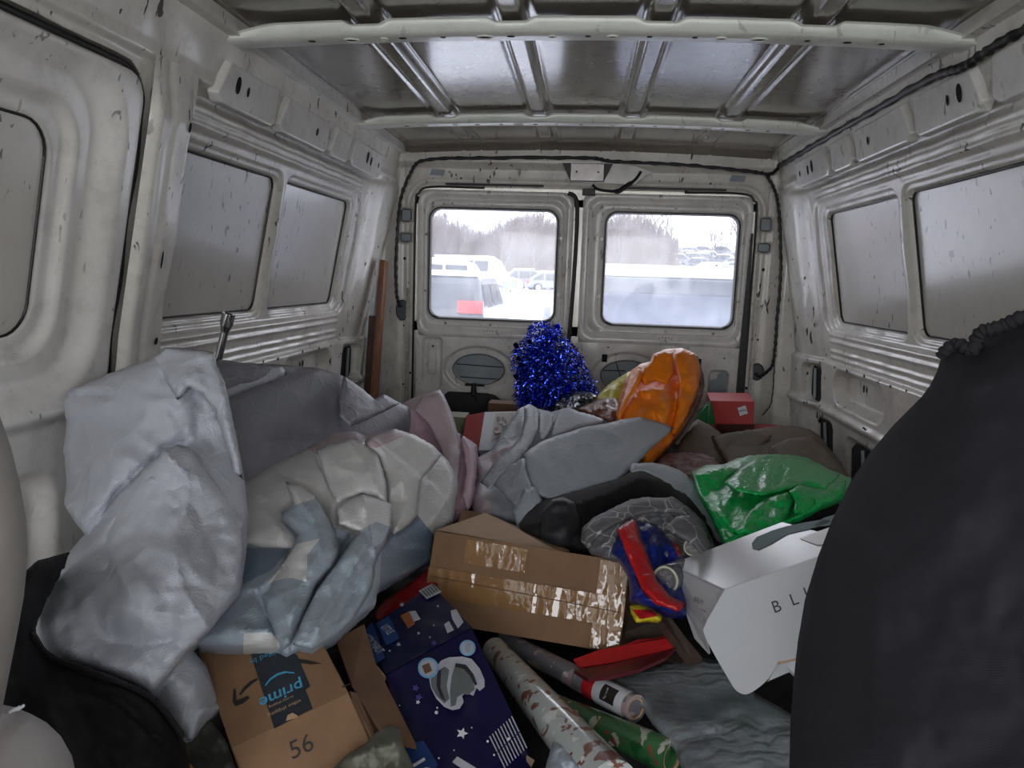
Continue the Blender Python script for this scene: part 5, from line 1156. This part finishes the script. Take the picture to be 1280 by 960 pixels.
# --- green plastic bag
M_GRN = film('green_thin_plastic', '#0cb558', .34, weave=False, scuff='#3fbf78', cs=26, crease=.35, spec=.4)
soft('plastic_bag', [(865, 589), (880, 582), (905, 580), (921, 573), (940, 569), (962, 568), (985, 568), (1009, 572), (1037, 587), (1064, 598), (1062, 612), (1056, 622), (1030, 632), (1005, 645), (981, 655), (962, 662), (930, 672), (905, 683), (900, 668), (893, 655), (886, 640), (878, 628), (869, 609)],
     [(868, 590, 1.62), (962, 570, 1.80), (1060, 600, 1.70), (960, 640, 1.38), (900, 675, 1.26), (1040, 625, 1.45)], M_GRN,
     folds=[([(905, 612), (950, 618), (985, 612), (1000, 600)], .014, 8), ([(925, 655), (950, 630), (985, 615)], .018, 6), ([(985, 612), (992, 640), (975, 655)], -.02, 5), ([(870, 592), (910, 600), (925, 585)], .014, 7), ([(940, 590), (1000, 585), (1040, 605)], .012, 8), ([(900, 640), (915, 660)], .014, 6), ([(921, 573), (915, 600), (930, 620)], -.01, 8)],
     bulge=.05, bw=30, thick=.12, crumple=(.012, 24), step=3.5, seed=41, label='bright green thin plastic bag on the right', cat='bag')

# --- orange plastic bag with brown one behind
M_ORG = film('orange_thin_plastic', '#ff8a1c', .38, weave=False, scuff='#ffb066', cs=24, crease=.5, spec=.25); M_BRN = film('brown_thin_plastic', '#5c3a2c', .28, weave=False, scuff='#8a6350', cs=22)
soft('plastic_bag', [(768, 528), (773, 500), (782, 474), (790, 462), (800, 455), (813, 452), (816, 443), (830, 437), (852, 435), (869, 442), (873, 452), (876, 466), (873, 484), (867, 502), (861, 517), (852, 536), (836, 556), (822, 570), (813, 581), (802, 579), (790, 560)],
     [(775, 520, 2.12), (850, 437, 2.45), (870, 480, 2.35), (810, 578, 1.90), (820, 500, 2.15)], M_ORG,
     folds=[([(843, 440), (842, 470), (846, 500), (838, 540)], -.028, 6), ([(852, 440), (852, 480), (850, 520)], .014, 7), ([(813, 452), (825, 470), (812, 478), (800, 475)], -.016, 6), ([(800, 490), (830, 487), (838, 470)], .014, 6), ([(795, 500), (800, 530), (790, 550)], .010, 8), ([(865, 460), (862, 500)], .010, 7), ([(806, 460), (800, 485), (780, 515)], .010, 8)],
     bulge=.06, bw=28, thick=.14, crumple=(.012, 24), step=3.2, seed=44, label='bright orange plastic bag standing upright near the rear doors', cat='bag')
soft('plastic_bag', [(864, 438), (872, 445), (880, 470), (881, 482), (877, 500), (866, 520), (855, 540), (838, 562), (820, 582), (812, 578), (835, 550), (860, 515), (872, 484)], [(870, 445, 2.52), (880, 480, 2.48), (815, 580, 1.98)], M_BRN, bulge=.02, bw=6, thick=.05, crumple=(.006, 14), step=3, seed=45,
     label='dark brown plastic bag peeking out along the right side of the orange one', cat='bag')
soft('plastic_bag', [(742, 500), (752, 488), (764, 478), (784, 465), (795, 462), (792, 476), (780, 492), (772, 504), (755, 504)], [(745, 500, 2.45), (790, 465, 2.55), (770, 500, 2.42)], film('yellow_thin_plastic', '#d6cc3a', .3, weave=False, scuff='#f2ee9a'), bulge=.03, bw=12, thick=.06, crumple=(.006, 14), step=2.6, seed=46,
     label='yellow plastic bag between the blue tinsel and the orange bag', cat='bag')
soft('plastic_bag', [(718, 513), (732, 506), (745, 500), (758, 497), (770, 498), (775, 508), (772, 520), (766, 530), (750, 524), (735, 519)], [(720, 513, 2.35), (768, 500, 2.35), (765, 526, 2.2)], film('tan_brown_plastic', '#7d5340', .35, weave=False, scuff='#b08a70'), bulge=.03, bw=10, thick=.06, crumple=(.010, 14), step=2.6, seed=47,
     folds=[([(720, 513), (745, 504), (768, 502)], .014, 4), ([(738, 517), (755, 509), (768, 514)], .016, 4)], label='crumpled tan-brown plastic bag at the foot of the yellow bag', cat='bag')
soft('plastic_bag', [(690, 508), (700, 494), (715, 488), (738, 490), (748, 494), (740, 502), (722, 509), (712, 516)], [(695, 505, 2.38), (740, 492, 2.45), (715, 514, 2.3)], film('black_thin_plastic', '#15161a', .2, weave=False, scuff='#9aa3a8', crease=.8), bulge=.02, bw=8, thick=.05, crumple=(.008, 10), step=2.4, seed=48,
     label='shiny black plastic bag right of the blue tinsel base', cat='bag')

# --- red and green gift box, brown sacks, pink cloth
gb = thing('gift_box', tuple(A3((915, 530, 2.5))), 'red gift box with green end and white label by the right rear door', 'box')
g0, g1, g2, g3 = A3((888, 501, 2.60)), A3((943, 502, 2.55)), A3((943, 530, 2.52)), A3((895, 530, 2.57))
M_GBR = plain('red_card', '#b02a28', .55, var=.06); M_GBG = plain('green_card', '#0c6a33', .5, var=.06)
V, F = hexa([tuple(p) for p in (g0, g1, g2+Vector((0, 0, -.06)), g3+Vector((0, 0, -.06)), g0+Vector((.02, .2, 0)), g1+Vector((.02, .2, 0)), g2+Vector((.02, .2, -.06)), g3+Vector((.02, .2, -.06)))]); fix_normals(mesh_obj('body', V, F, M_GBR, gb))
plate('end_panel', [A3((869, 524, 2.56)), A3((881, 505, 2.62)), A3((888, 501, 2.598)), A3((894, 530, 2.56)), A3((885, 534, 2.54))], (.004, .01, 0), M_GBG, gb)
fg = Frame(g0, g1-g0, g0-g3); lb = decal('white_label', fg, [(922, 510), (932, 507), (935, 517), (925, 520)], M_WHITEP, gb, px=True, h=.003)
x, y = fg.px(928.5, 513.5); text('lettering', '#406', fg, x, y, .012, plain('blue_ink', '#2a3a66', .5, bump=0), gb, h=.005, ang=.2)
plate('shade_plate', [g3+Vector((0, -.004, .0)), g2+Vector((0, -.004, .0)), g2+Vector((0, -.004, -.05)), g3+Vector((0, -.004, -.05))], (0, .002, 0), plain('shaded_red_card', '#4a0f12', .6), gb)  # dark red plate: the shade of the lower interior put into its colour
plate('lid', [A3((930, 534, 2.55)), A3((944, 530, 2.6)), A3((973, 531, 2.62)), A3((970, 537, 2.5)), A3((935, 540, 2.48))], (0, .01, -.01), M_GBR)
tag([o for o in bpy.data.objects if o.name.startswith('lid') and o.parent is None][0], 'edge of a red box lid lying behind the brown sack', 'lid')
M_SACK = film('brown_sack', '#6f6354', .7, weave=True, scuff='#8f8270', spec=.2)
soft('sack', [(845, 560), (855, 545), (866, 528), (872, 524), (885, 530), (899, 539), (908, 560), (912, 580), (890, 585), (865, 580), (848, 575)], [(866, 530, 2.35), (900, 560, 2.1), (855, 570, 2.05)], M_SACK, bulge=.04, bw=20, thick=.12, crumple=(.006, 30), step=3.5, seed=51,
     label='brown cloth sack beside the lower edge of the orange bag', cat='sack')
soft('sack', [(889, 545), (910, 541), (940, 537), (977, 532), (995, 533), (1013, 537), (1026, 546), (1036, 560), (1050, 575), (1064, 600), (1060, 615), (1000, 610), (930, 600), (912, 585), (904, 568), (896, 555)],
     [(892, 546, 2.2), (977, 533, 2.5), (1026, 548, 2.35), (1062, 600, 1.85), (930, 595, 1.8)], M_SACK, folds=[([(889, 545), (930, 560), (960, 575)], .016, 10), ([(893, 550), (906, 572), (915, 590)], .018, 6), ([(960, 580), (1010, 570), (1045, 590)], -.012, 14)], bulge=.05, bw=30, thick=.15, crumple=(.007, 42), step=4, seed=52,
     label='large brown cloth sack behind the green bag', cat='sack')
q = NT('pink_white_print_cloth'); q.base(q.mix(q.ramp(q.noise(30, 3), [(.45, 0.), (.55, 1.)]), lin('#8a6268'), lin('#a8979b'))); q.set(Roughness=.75)
soft('cloth', [(815, 585), (824, 572), (838, 566), (855, 565), (875, 566), (893, 572), (900, 580), (897, 590), (880, 596), (868, 606), (860, 612), (845, 600), (830, 590)], [(820, 580, 1.95), (895, 575, 1.95), (860, 606, 1.75)], q.m, bulge=.04, bw=14, thick=.08, crumple=(.012, 16), step=3, seed=53,
     folds=[([(825, 580), (860, 575), (890, 582)], .016, 5), ([(850, 600), (870, 588)], .014, 5)], label='crumpled pink and white cloth between the orange and green bags', cat='cloth')

# --- red and white Christmas carton, small boxes behind
cb = thing('printed_carton', tuple(A3((610, 555, 2.3))), 'red and white carton with a festive picture near the left rear door', 'box')
k0, k1, k2, k3 = A3((606, 515, 2.50)), A3((646, 514, 2.46)), A3((632, 562, 2.26)), A3((598, 563, 2.28))
kn = (k1-k0).cross(k3-k0).normalized(); kn = kn if kn.y > 0 else -kn
V, F = hexa([tuple(p) for p in (k0, k1, k2, k3, k0+kn*.08, k1+kn*.08, k2+kn*.08, k3+kn*.08)]); fix_normals(mesh_obj('body', V, F, M_WHITEP, cb))
plate('red_side', [A3((583, 519, 2.56)), k0+Vector((-.001, -.002, 0)), k3+Vector((-.001, -.002, 0)), A3((577, 558, 2.36))], tuple(kn*.01), M_GBR, cb)
fk = Frame(k0, k1-k0, k0-k3); rgp = random.Random(2)
decal('picture', fk, [(620, 517), (642, 516), (634, 540), (614, 551)], plain('cream_print', '#b8ada2', .5, bump=0), cb, px=True, h=.002)
for i in range(16):
    cx = rgp.uniform(618, 638)-0; cy = rgp.uniform(520, 544); cx -= (cy-520)*.2
    decal('picture_spot', fk, circ(cx, cy, rgp.uniform(1.5, 3.5), rgp.uniform(1.5, 3), 7), plain(*rgp.choice([('brown_spot', '#5e3528'), ('red_spot', '#8a2a26'), ('green_spot', '#2c6a3f'), ('cream_spot', '#cfc4b8')]), bump=0), cb, px=True, h=.0026+i*.0002)
box('small_carton', A3((630, 514, 2.72)), (.11, .08, .07), M_CARDD); tag(bpy.data.objects['small_carton'], 'small brown carton behind the festive carton', 'box')
box('pale_carton', A3((572, 535, 2.62)), (.07, .10, .10), plain('olive_card', '#8f9079', .7)); tag(bpy.data.objects['pale_carton'], 'small pale olive carton left of the red carton side', 'box')

# --- blue tinsel
q = NT('blue_metal_foil'); q.set(Metallic=1., Roughness=.16); q.base(lin('#1c37c8')); q.base(q.mix(q.ramp(q.noise(300, 1), [(.45, 0.), (.55, 1.)]), lin('#1c31b8'), lin('#5a7bff'))); M_FOIL = q.m
ti = thing('tinsel_garland', tuple(A3((690, 505, 2.6))-Vector((0, 0, .03))), 'heap of shiny blue tinsel garland against the rear doors', 'tinsel')
opl = [(668, 404), (680, 402), (692, 408), (700, 407), (704, 420), (718, 432), (728, 448), (735, 466), (748, 492), (725, 500), (700, 512), (668, 516), (650, 508), (643, 496), (645, 474), (640, 452), (645, 432), (657, 424), (660, 410)]
rgt = random.Random(8); dT = depthfn([(670, 405, 2.80), (645, 450, 2.70), (720, 450, 2.72), (650, 510, 2.50), (745, 495, 2.55), (690, 480, 2.55)])
V = []; F = []; cnt = 0
while cnt < 5200:
    px, py = rgt.uniform(636, 752), rgt.uniform(400, 518); P_ = np.array([[px, py]])
    if not inside(P_, opl)[0]: continue
    d_, _ = seg_dist(P_, opl+[opl[0]]); Yb = float(dT(P_)[0]); bul = .10*min(1, float(d_[0])/30)**.5
    row = math.sin(py*.42+math.sin(px*.07)*2)*.016
    c = Vector(at(px, py, Yb-bul-row+rgt.uniform(0, .03))); cnt += 1
    u = Vector((rgt.gauss(0, 1), rgt.gauss(-.5, .7), rgt.gauss(0, 1))).normalized(); v = u.orthogonal().normalized(); v.rotate(Matrix.Rotation(rgt.uniform(0, 6.3), 3, u)); v = v*rgt.uniform(.0011, .0019)
    L = rgt.uniform(.014, .026); i = len(V)
    V += [tuple(c-v), tuple(c+v), tuple(c+u*L*.5+v+Vector((0, 0, .002))), tuple(c+u*L*.5-v+Vector((0, 0, .002))), tuple(c+u*L+v*.5-Vector((0, 0, .004))), tuple(c+u*L-v*.5-Vector((0, 0, .004)))]; F += [(i, i+1, i+2, i+3), (i+3, i+2, i+4, i+5)]
o = mesh_obj('foil_strand', V, F, M_FOIL, ti); o['kind'] = 'stuff'
core = soft('core_coil', [(cx+(688-cx)*.12, cy+(465-cy)*.12) for cx, cy in opl], [(670, 405, 2.83), (645, 450, 2.73), (720, 450, 2.75), (650, 510, 2.53), (745, 495, 2.58), (690, 480, 2.58)], plain('dark_blue_core', '#0a1240', .4), parent=ti, bulge=.07, bw=30, thick=.10, crumple=(.008, 20), seed=4)
for (cx, cy, r) in ((697, 408, 4), (662, 427, 4), (645, 432, 4.5), (648, 448, 4), (652, 456, 4), (690, 446, 4), (699, 478, 5), (679, 462, 4), (645, 471, 4)):
    c = A3((cx, cy, float(dT(np.array([[cx, cy]]))[0])-.13)); tube('foil_disc', [c, c+Vector((.0005, .001, .0005))], r*.0026, M_FOIL, ti, n=14)

# --- black carrier plate with a knob on the left rear door
jk = thing('jack_carrier', tuple(FR(-.42, .30, 3.04).o), 'black moulded tray with a knob hanging under the left door oval', 'tray')
plate('tray', [(x, 3.050, z) for x, z in ((-.545, .28), (-.545, .415), (-.530, .432), (-.36, .432), (-.33, .425), (-.26, .375), (-.22, .36), (-.22, .28))], (0, .03, 0), plain('black_plastic', '#151515', .55), jk, bev=.006)
tube('stem', [(-.418, 3.048, .425), (-.418, 3.048, .475)], [.014, .009], plain('black_plastic', '#151515', .55), jk, n=12); tube('knob', [(-.418, 3.048, .412), (-.418, 3.030, .412)], [.013, .010], plain('black_plastic', '#151515', .55), jk, n=14)
tube('cross_bar', [(-.455, 3.046, .468), (-.375, 3.046, .468)], .005, plain('black_plastic', '#151515', .55), jk, n=8)

# --- planks and white tube in the left rear corner
q = NT('varnished_wood'); q.base(q.mix(q.ramp(q.noise(6, 6, .6, (9, 9, .5)), [(.35, 0.), (.7, 1.)]), lin('#5a331c'), lin('#8f5a30'))); q.set(Roughness=.45); q.bump(q.noise(8, 4, .6, (9, 9, .5)), .3, .002); M_WOOD = q.m
q = NT('dark_wood'); q.base(q.mix(q.ramp(q.noise(6, 6, .6, (9, 9, .5)), [(.35, 0.), (.7, 1.)]), lin('#2c1a12'), lin('#5d3a24'))); q.set(Roughness=.55); M_WOODD = q.m
def bar(name, p0, p1, w, d, mat, label, cat):
    a, b = A3(p0), A3(p1); t = (b-a).normalized(); u = Vector((1, 0, 0)); u = (u-t*u.dot(t)).normalized(); v = t.cross(u)
    P = [q_+u*sx*w/2+v*sy*d/2 for q_ in (a, b) for sx, sy in ((-1, -1), (1, -1), (1, 1), (-1, 1))]
    V, F = hexa([tuple(p) for p in P]); o = mesh_obj(name, V, F, mat); fix_normals(o); bevel(o, .002); return tag(o, label, cat)
bar('plank', (480, 326, 2.96), (465, 530, 2.86), .022, .05, M_WOOD, 'tall varnished wooden plank leaning in the left rear corner', 'plank')
bar('plank', (467, 395, 2.98), (458, 530, 2.90), .034, .02, M_WOODD, 'shorter dark wooden plank behind the varnished one', 'plank')
o = tube('white_pipe', [A3((468, 322, 3.03)), A3((449, 530, 2.97))], .020, plain('white_pvc', '#c6c9c8', .35), n=16); tag(o, 'white plastic pipe standing behind the wooden planks', 'pipe')

# --- lug wrench
wr = thing('lug_wrench', tuple(A3((272, 500, 1.42))), 'chrome lug wrench standing out of the bags on the left', 'wrench'); M_CHR = plain('chrome', '#c9c9c9', .12, 1., bump=0)
a, b = A3((286, 392, 1.42)), A3((268, 470, 1.42)); ax = (b-a).normalized()
tube('shaft', [a+ax*.03, b], .0075, M_CHR, wr, n=14); tube('socket', [a, a+ax*.022, a+ax*.030, a+ax*.038], [.0125, .0125, .010, .0075], M_CHR, wr, n=18)
tube('socket_hole', [a-ax*.0006, a+ax*.002], .0085, M_HOLE, wr, n=6)

# --- foreground: black mesh bag with zipper, white seat trim, yellow handle
mb = soft('mesh_bag', [(-30, 700), (10, 760), (30, 715), (48, 700), (72, 694), (88, 690), (60, 740), (46, 775), (44, 800), (62, 820), (105, 838), (152, 856), (188, 874), (212, 900), (228, 922), (236, 950), (240, 1000), (-30, 1000)],
     [(0, 760, .62), (70, 700, .80), (60, 820, .74), (160, 860, .73), (230, 930, .72), (100, 960, .60), (0, 960, .55)], plain('black_mesh_nylon', '#08080a', .7, var=.2, scale=25, bump=.2, spec=.25),
     folds=[([(60, 850), (150, 880), (200, 930)], -.012, 14), ([(70, 900), (90, 960)], .012, 16)], bulge=.03, bw=22, thick=.10, crumple=(.007, 55), seed=61, label='black zipped nylon bag at the lower left corner', cat='bag')
zp = [(40, 792), (60, 819), (105, 836), (152, 854), (188, 872), (212, 898), (228, 922)]
zd = depthfn([(0, 760, .61), (70, 700, .79), (60, 820, .725), (160, 860, .715), (230, 930, .705)])
tube('zipper_tape', smoothpts([A3((x, y, float(zd(np.array([[x, y]], float))[0]))) for x, y in zp], 6), .0035, M_BLK, mb, n=6)
zpp = smoothpts([A3((x+1, y-1.5, float(zd(np.array([[x, y]], float))[0])-.004)) for x, y in zp], 14)
bm = bmesh.new()
for i, p in enumerate(zpp):
    bmesh.ops.create_cube(bm, size=.0022, matrix=Matrix.Translation(p))
me = bpy.data.meshes.new('zipper_teeth'); off = Vector(mb['_o']); bm.transform(Matrix.Translation(-off)); bm.to_mesh(me); bm.free(); me.materials.append(plain('dark_zip', '#2c2c30', .4))
zt = bpy.data.objects.new('zipper_teeth', me); COL.objects.link(zt); zt.parent = mb; zt['kind'] = 'stuff'
M_SEATW = plain('pale_grey_seat_trim', '#a8a4a0', .6, var=.04, scale=60)
soft('seat', [(-120, 420), (-40, 470), (0, 520), (14, 560), (24, 600), (33, 650), (35, 690), (30, 745), (20, 800), (8, 860), (0, 900), (-120, 960)], [(-60, 500, .42), (30, 600, .45), (33, 700, .45), (5, 860, .43), (-80, 850, .38)], M_SEATW, bulge=.03, bw=40, thick=.08, crumple=(.001, 60), step=7, edge_noise=.2,
     label='pale grey curved seat side at the left edge', cat='seat')
so = soft('cushion', [(-100, 878), (0, 880), (18, 884), (38, 892), (58, 903), (76, 920), (90, 945), (97, 975), (100, 1060), (-100, 1060)], [(-60, 890, .42), (40, 893, .46), (95, 970, .45), (0, 1000, .38)], plain('white_leatherette', '#b9b4b2', .5, var=.03, scale=90), bulge=.03, bw=40, thick=.08, crumple=(.001, 60), step=7, edge_noise=.2,
     folds=[([(-20, 930), (6, 905), (28, 884)], -.006, 5)], label='white padded cushion with a stitched seam in the lower left corner', cat='cushion')
for i in range(8):
    t = i/7; p = A3((-14+36*t, 915-27*t-6*math.sin(t*3), .438)); tube('stitch', [p, p+Vector((.004, .001, .003))], .0011, M_WHITEP, so, n=5)
soft('strap', [(212, 960), (220, 948), (232, 947), (242, 960), (246, 990), (212, 990)], [(220, 950, .74), (240, 960, .74), (230, 985, .70)], plain('yellow_orange_plastic', '#c98a1d', .4), bulge=.01, bw=10, thick=.02, crumple=0, step=4, label='small orange-yellow plastic piece at the bottom left', cat='plastic')
soft('cloth', [(395, 1000), (415, 962), (432, 945), (455, 930), (468, 915), (485, 905), (500, 912), (506, 935), (520, 965), (530, 1000)], [(430, 950, .80), (490, 910, .86), (510, 960, .80), (440, 990, .74)], plain('olive_cloth', '#7f8072', .85, var=.15, scale=30, bump=.3), bulge=.03, bw=18, thick=.06, crumple=(.010, 24), step=3.5, seed=66,
     folds=[([(440, 950), (470, 935), (500, 930)], .012, 5), ([(455, 975), (490, 950)], -.014, 5)], label='crumpled olive-grey cloth under the shipping box corner', cat='cloth')
soft('cloth', [(236, 905), (262, 896), (285, 930), (296, 965), (250, 1000), (230, 960)], [(240, 910, .84), (290, 960, .78), (240, 980, .78)], plain('dark_olive_cloth', '#3c3d38', .85, var=.15, scale=30, bump=.3), bulge=.02, bw=14, thick=.06, crumple=(.008, 24), step=3.5, seed=67,
     label='dark olive cloth between the black bag and the shipping box', cat='cloth')
soft('plastic_bag', [(676, 985), (684, 950), (692, 925), (705, 930), (722, 945), (745, 975), (750, 1000)], [(690, 930, .88), (740, 970, .82), (690, 985, .80)], M_BLUEP, bulge=.02, bw=12, thick=.04, crumple=(.006, 20), step=3.5, seed=68,
     label='pale blue plastic film under the wide wrapping roll', cat='bag')

# --- dark draped seat back on the right
q = NT('charcoal_twill'); q.base(q.mix(q.noise(4, 5), lin('#27272c'), lin('#393940')))
w1 = q.n('ShaderNodeTexWave', Scale=260, bands_direction='DIAGONAL'); q.l(q.tc.outputs['Object'], w1.inputs[0]); q.bump(w1.outputs['Fac'], .25, .0006); q.bump(q.noise(9, 4), .3, .01); q.set(Roughness=.8); M_TW = q.m
q.b.inputs['Specular IOR Level'].default_value = .15
jk2 = soft('jacket', [(984, 1040), (988, 900), (992, 850), (997, 803), (1006, 750), (1022, 697), (1040, 650), (1063, 603), (1088, 565), (1117, 531), (1136, 512), (1153, 495), (1162, 482), (1171, 465), (1176, 448), (1182, 438), (1195, 431), (1206, 433), (1214, 436), (1216, 422), (1222, 414), (1234, 408), (1246, 408), (1262, 402), (1274, 394), (1300, 388), (1420, 380), (1420, 1040)],
     [(1000, 850, .74), (1065, 600, .80), (1180, 440, .82), (1280, 395, .80), (1200, 650, .62), (1300, 900, .50), (1100, 930, .58), (1380, 500, .66)], M_TW,
     folds=[([(1216, 438), (1240, 425), (1275, 412), (1300, 408)], -.014, 6), ([(1130, 545), (1200, 490), (1260, 470)], .006, 20), ([(1050, 640), (1100, 720), (1090, 900)], .008, 40), ([(1000, 820), (1060, 560), (1180, 460)], .004, 12)], bulge=.07, bw=90, thick=.10, crumple=(.003, 90), step=7, seed=71, edge_noise=.3,
     label='large charcoal jacket draped over a seat back at the right edge', cat='jacket')
cl = [A3((1178, 446, .79)), A3((1184, 436, .785)), A3((1197, 430, .78)), A3((1208, 436, .77)), A3((1217, 440, .765)), A3((1220, 425, .765)), A3((1228, 414, .76)), A3((1240, 411, .755)), A3((1258, 405, .75)), A3((1275, 397, .74)), A3((1300, 391, .73))]
cp_ = smoothpts(cl, 6); rgc = random.Random(5)
tube('ribbed_collar', cp_, [.0062+.0010*math.sin(i*1.9) for i in range(len(cp_))], plain('dark_rib_knit', '#1f1f23', .9, var=.1, scale=80), jk2, n=10)

def by_label(frag):
    return [o for o in bpy.data.objects if frag in str(o.get('label', ''))][0]
def pleat(frag, pts, ctrl, mat, seed=1, b=.016, bw=9, cr=(.005, 26), folds=(), name='pleat', step=3.0, th=.01):
    return soft(name, pts, ctrl, mat, parent=by_label(frag), bulge=b, bw=bw, thick=th, crumple=cr, step=step, seed=seed, folds=folds)
pleat('pink-tinted woven bag', [(528, 494), (550, 487), (558, 500), (566, 520), (572, 541), (577, 570), (573, 602), (570, 632), (561, 600), (551, 562), (536, 532), (517, 512)], [(550, 490, 1.93), (575, 560, 1.80), (570, 630, 1.55), (520, 513, 1.86)], M_PINKW, 81)
pleat('pink-tinted woven bag', [(573, 541), (584, 548), (596, 556), (598, 570), (595, 600), (592, 626), (584, 640), (578, 620), (583, 590), (580, 562)], [(585, 550, 1.80), (595, 600, 1.70), (584, 638, 1.58)], M_PINK, 82)
pleat('blue-grey woven bag in the middle', [(655, 508), (662, 505), (671, 510), (673, 535), (664, 556), (648, 580), (630, 600), (612, 612), (600, 603), (618, 577), (640, 558), (651, 545), (655, 525)], [(663, 508, 2.15), (650, 560, 1.88), (606, 606, 1.72)], M_MIDBAG, 83)
pleat('blue-grey woven bag in the middle', [(700, 512), (710, 509), (724, 515), (742, 519), (760, 527), (745, 531), (716, 539), (696, 547), (686, 556), (680, 550), (690, 532)], [(710, 511, 2.2), (755, 527, 2.12), (685, 553, 1.95)], M_MIDBAG, 84)
pleat('blue-grey woven bag in the middle', [(616, 606), (624, 595), (640, 580), (656, 571), (661, 592), (668, 616), (657, 622), (645, 634), (636, 626), (628, 616)], [(620, 605, 1.70), (656, 573, 1.74), (660, 618, 1.55)], M_MIDBAG, 85, folds=[([(630, 618), (645, 600), (655, 580)], .010, 6)])
pleat('blue-grey woven bag in the middle', [(674, 512), (684, 514), (692, 518), (690, 535), (682, 548), (676, 552), (672, 540)], [(680, 513, 2.15), (690, 530, 2.05), (676, 550, 1.92)], M_MIDBAG, 86)
pleat('bright orange plastic bag', [(842, 442), (854, 436), (868, 442), (873, 455), (874, 483), (866, 505), (856, 528), (843, 546), (838, 540), (845, 510), (849, 480), (845, 460)], [(855, 440, 2.30), (872, 480, 2.22), (842, 542, 2.02)], M_ORG, 87, cr=(.006, 18), b=.025)
pleat('bright orange plastic bag', [(816, 443), (830, 437), (841, 440), (842, 468), (834, 482), (820, 476), (806, 482), (799, 472), (803, 458), (813, 452)], [(825, 440, 2.26), (842, 465, 2.20), (802, 478, 2.14)], M_ORG, 88, cr=(.006, 18), b=.022)
pleat('bright orange plastic bag', [(789, 466), (800, 458), (803, 470), (797, 485), (786, 500), (775, 525), (769, 527), (774, 502), (782, 478)], [(795, 465, 2.18), (790, 495, 2.08), (771, 526, 2.04)], M_ORG, 89, cr=(.005, 18))
pleat('bright green thin plastic bag', [(915, 668), (925, 655), (936, 640), (950, 628), (968, 620), (985, 615), (992, 625), (986, 641), (975, 656), (962, 663), (940, 669)], [(920, 665, 1.22), (985, 618, 1.40), (960, 660, 1.26)], M_GRN, 90, cr=(.007, 16))
pleat('bright green thin plastic bag', [(868, 592), (886, 585), (905, 583), (926, 586), (908, 602), (897, 620), (886, 634), (876, 614)], [(870, 592, 1.52), (925, 587, 1.60), (886, 632, 1.42)], M_GRN, 91, cr=(.006, 16))
pleat('bright green thin plastic bag', [(905, 604), (922, 588), (942, 575), (975, 572), (1005, 575), (1050, 594), (1032, 612), (1008, 606), (985, 612), (952, 620), (922, 614)], [(910, 602, 1.46), (960, 574, 1.68), (1045, 596, 1.60), (950, 618, 1.38)], M_GRN, 92, cr=(.007, 18))
pleat('bright green thin plastic bag', [(986, 614), (1000, 606), (1020, 612), (1045, 608), (1058, 600), (1056, 620), (1030, 631), (1006, 644), (990, 642), (994, 626)], [(990, 614, 1.40), (1055, 604, 1.56), (995, 640, 1.34)], M_GRN, 93, cr=(.007, 18))
pleat('grey cloth shirt', [(728, 672), (733, 656), (764, 637), (790, 626), (811, 622), (838, 622), (856, 634), (862, 645), (845, 642), (820, 640), (795, 645), (765, 658), (744, 674), (736, 688)], [(732, 670, 1.20), (811, 624, 1.34), (858, 640, 1.30), (760, 655, 1.22)], bpy.data.materials['grey_cloth_white_lines'], 94, name='fold')
pleat('grey cloth shirt', [(830, 660), (846, 645), (863, 644), (880, 660), (890, 684), (880, 698), (866, 682), (850, 672)], [(835, 655, 1.20), (885, 680, 1.20), (875, 695, 1.16)], bpy.data.materials['grey_cloth_white_lines'], 95, name='fold')
pleat('shiny blue costume', [(771, 662), (782, 653), (794, 648), (800, 672), (812, 700), (820, 724), (836, 744), (858, 757), (846, 765), (820, 754), (802, 736), (784, 695)], [(775, 660, 1.18), (795, 650, 1.22), (815, 720, 1.10), (855, 760, 1.04)], M_SRED, 96, name='red_band', cr=(.003, 20), b=.012)
pleat('dark grey woven bag', [(424, 500), (429, 470), (450, 484), (468, 499), (480, 493), (500, 505), (480, 515), (455, 527), (436, 534), (424, 520)], [(430, 475, 1.60), (495, 505, 1.74), (430, 528, 1.48)], M_DARKBAG, 97)
pleat('large brown cloth sack', [(890, 546), (912, 541), (940, 538), (965, 545), (950, 560), (930, 566), (912, 585), (902, 568)], [(892, 546, 2.12), (960, 545, 2.22), (910, 580, 1.92)], M_SACK, 98, name='fold')
pleat('large brown cloth sack', [(960, 560), (985, 548), (1015, 545), (1034, 562), (1050, 580), (1058, 598), (1030, 590), (1000, 575), (975, 572)], [(970, 560, 2.08), (1015, 547, 2.15), (1055, 595, 1.82)], M_SACK, 99, name='fold')

# =================================================================== clean up
for o in bpy.data.objects:
    if '_o' in o: del o['_o']
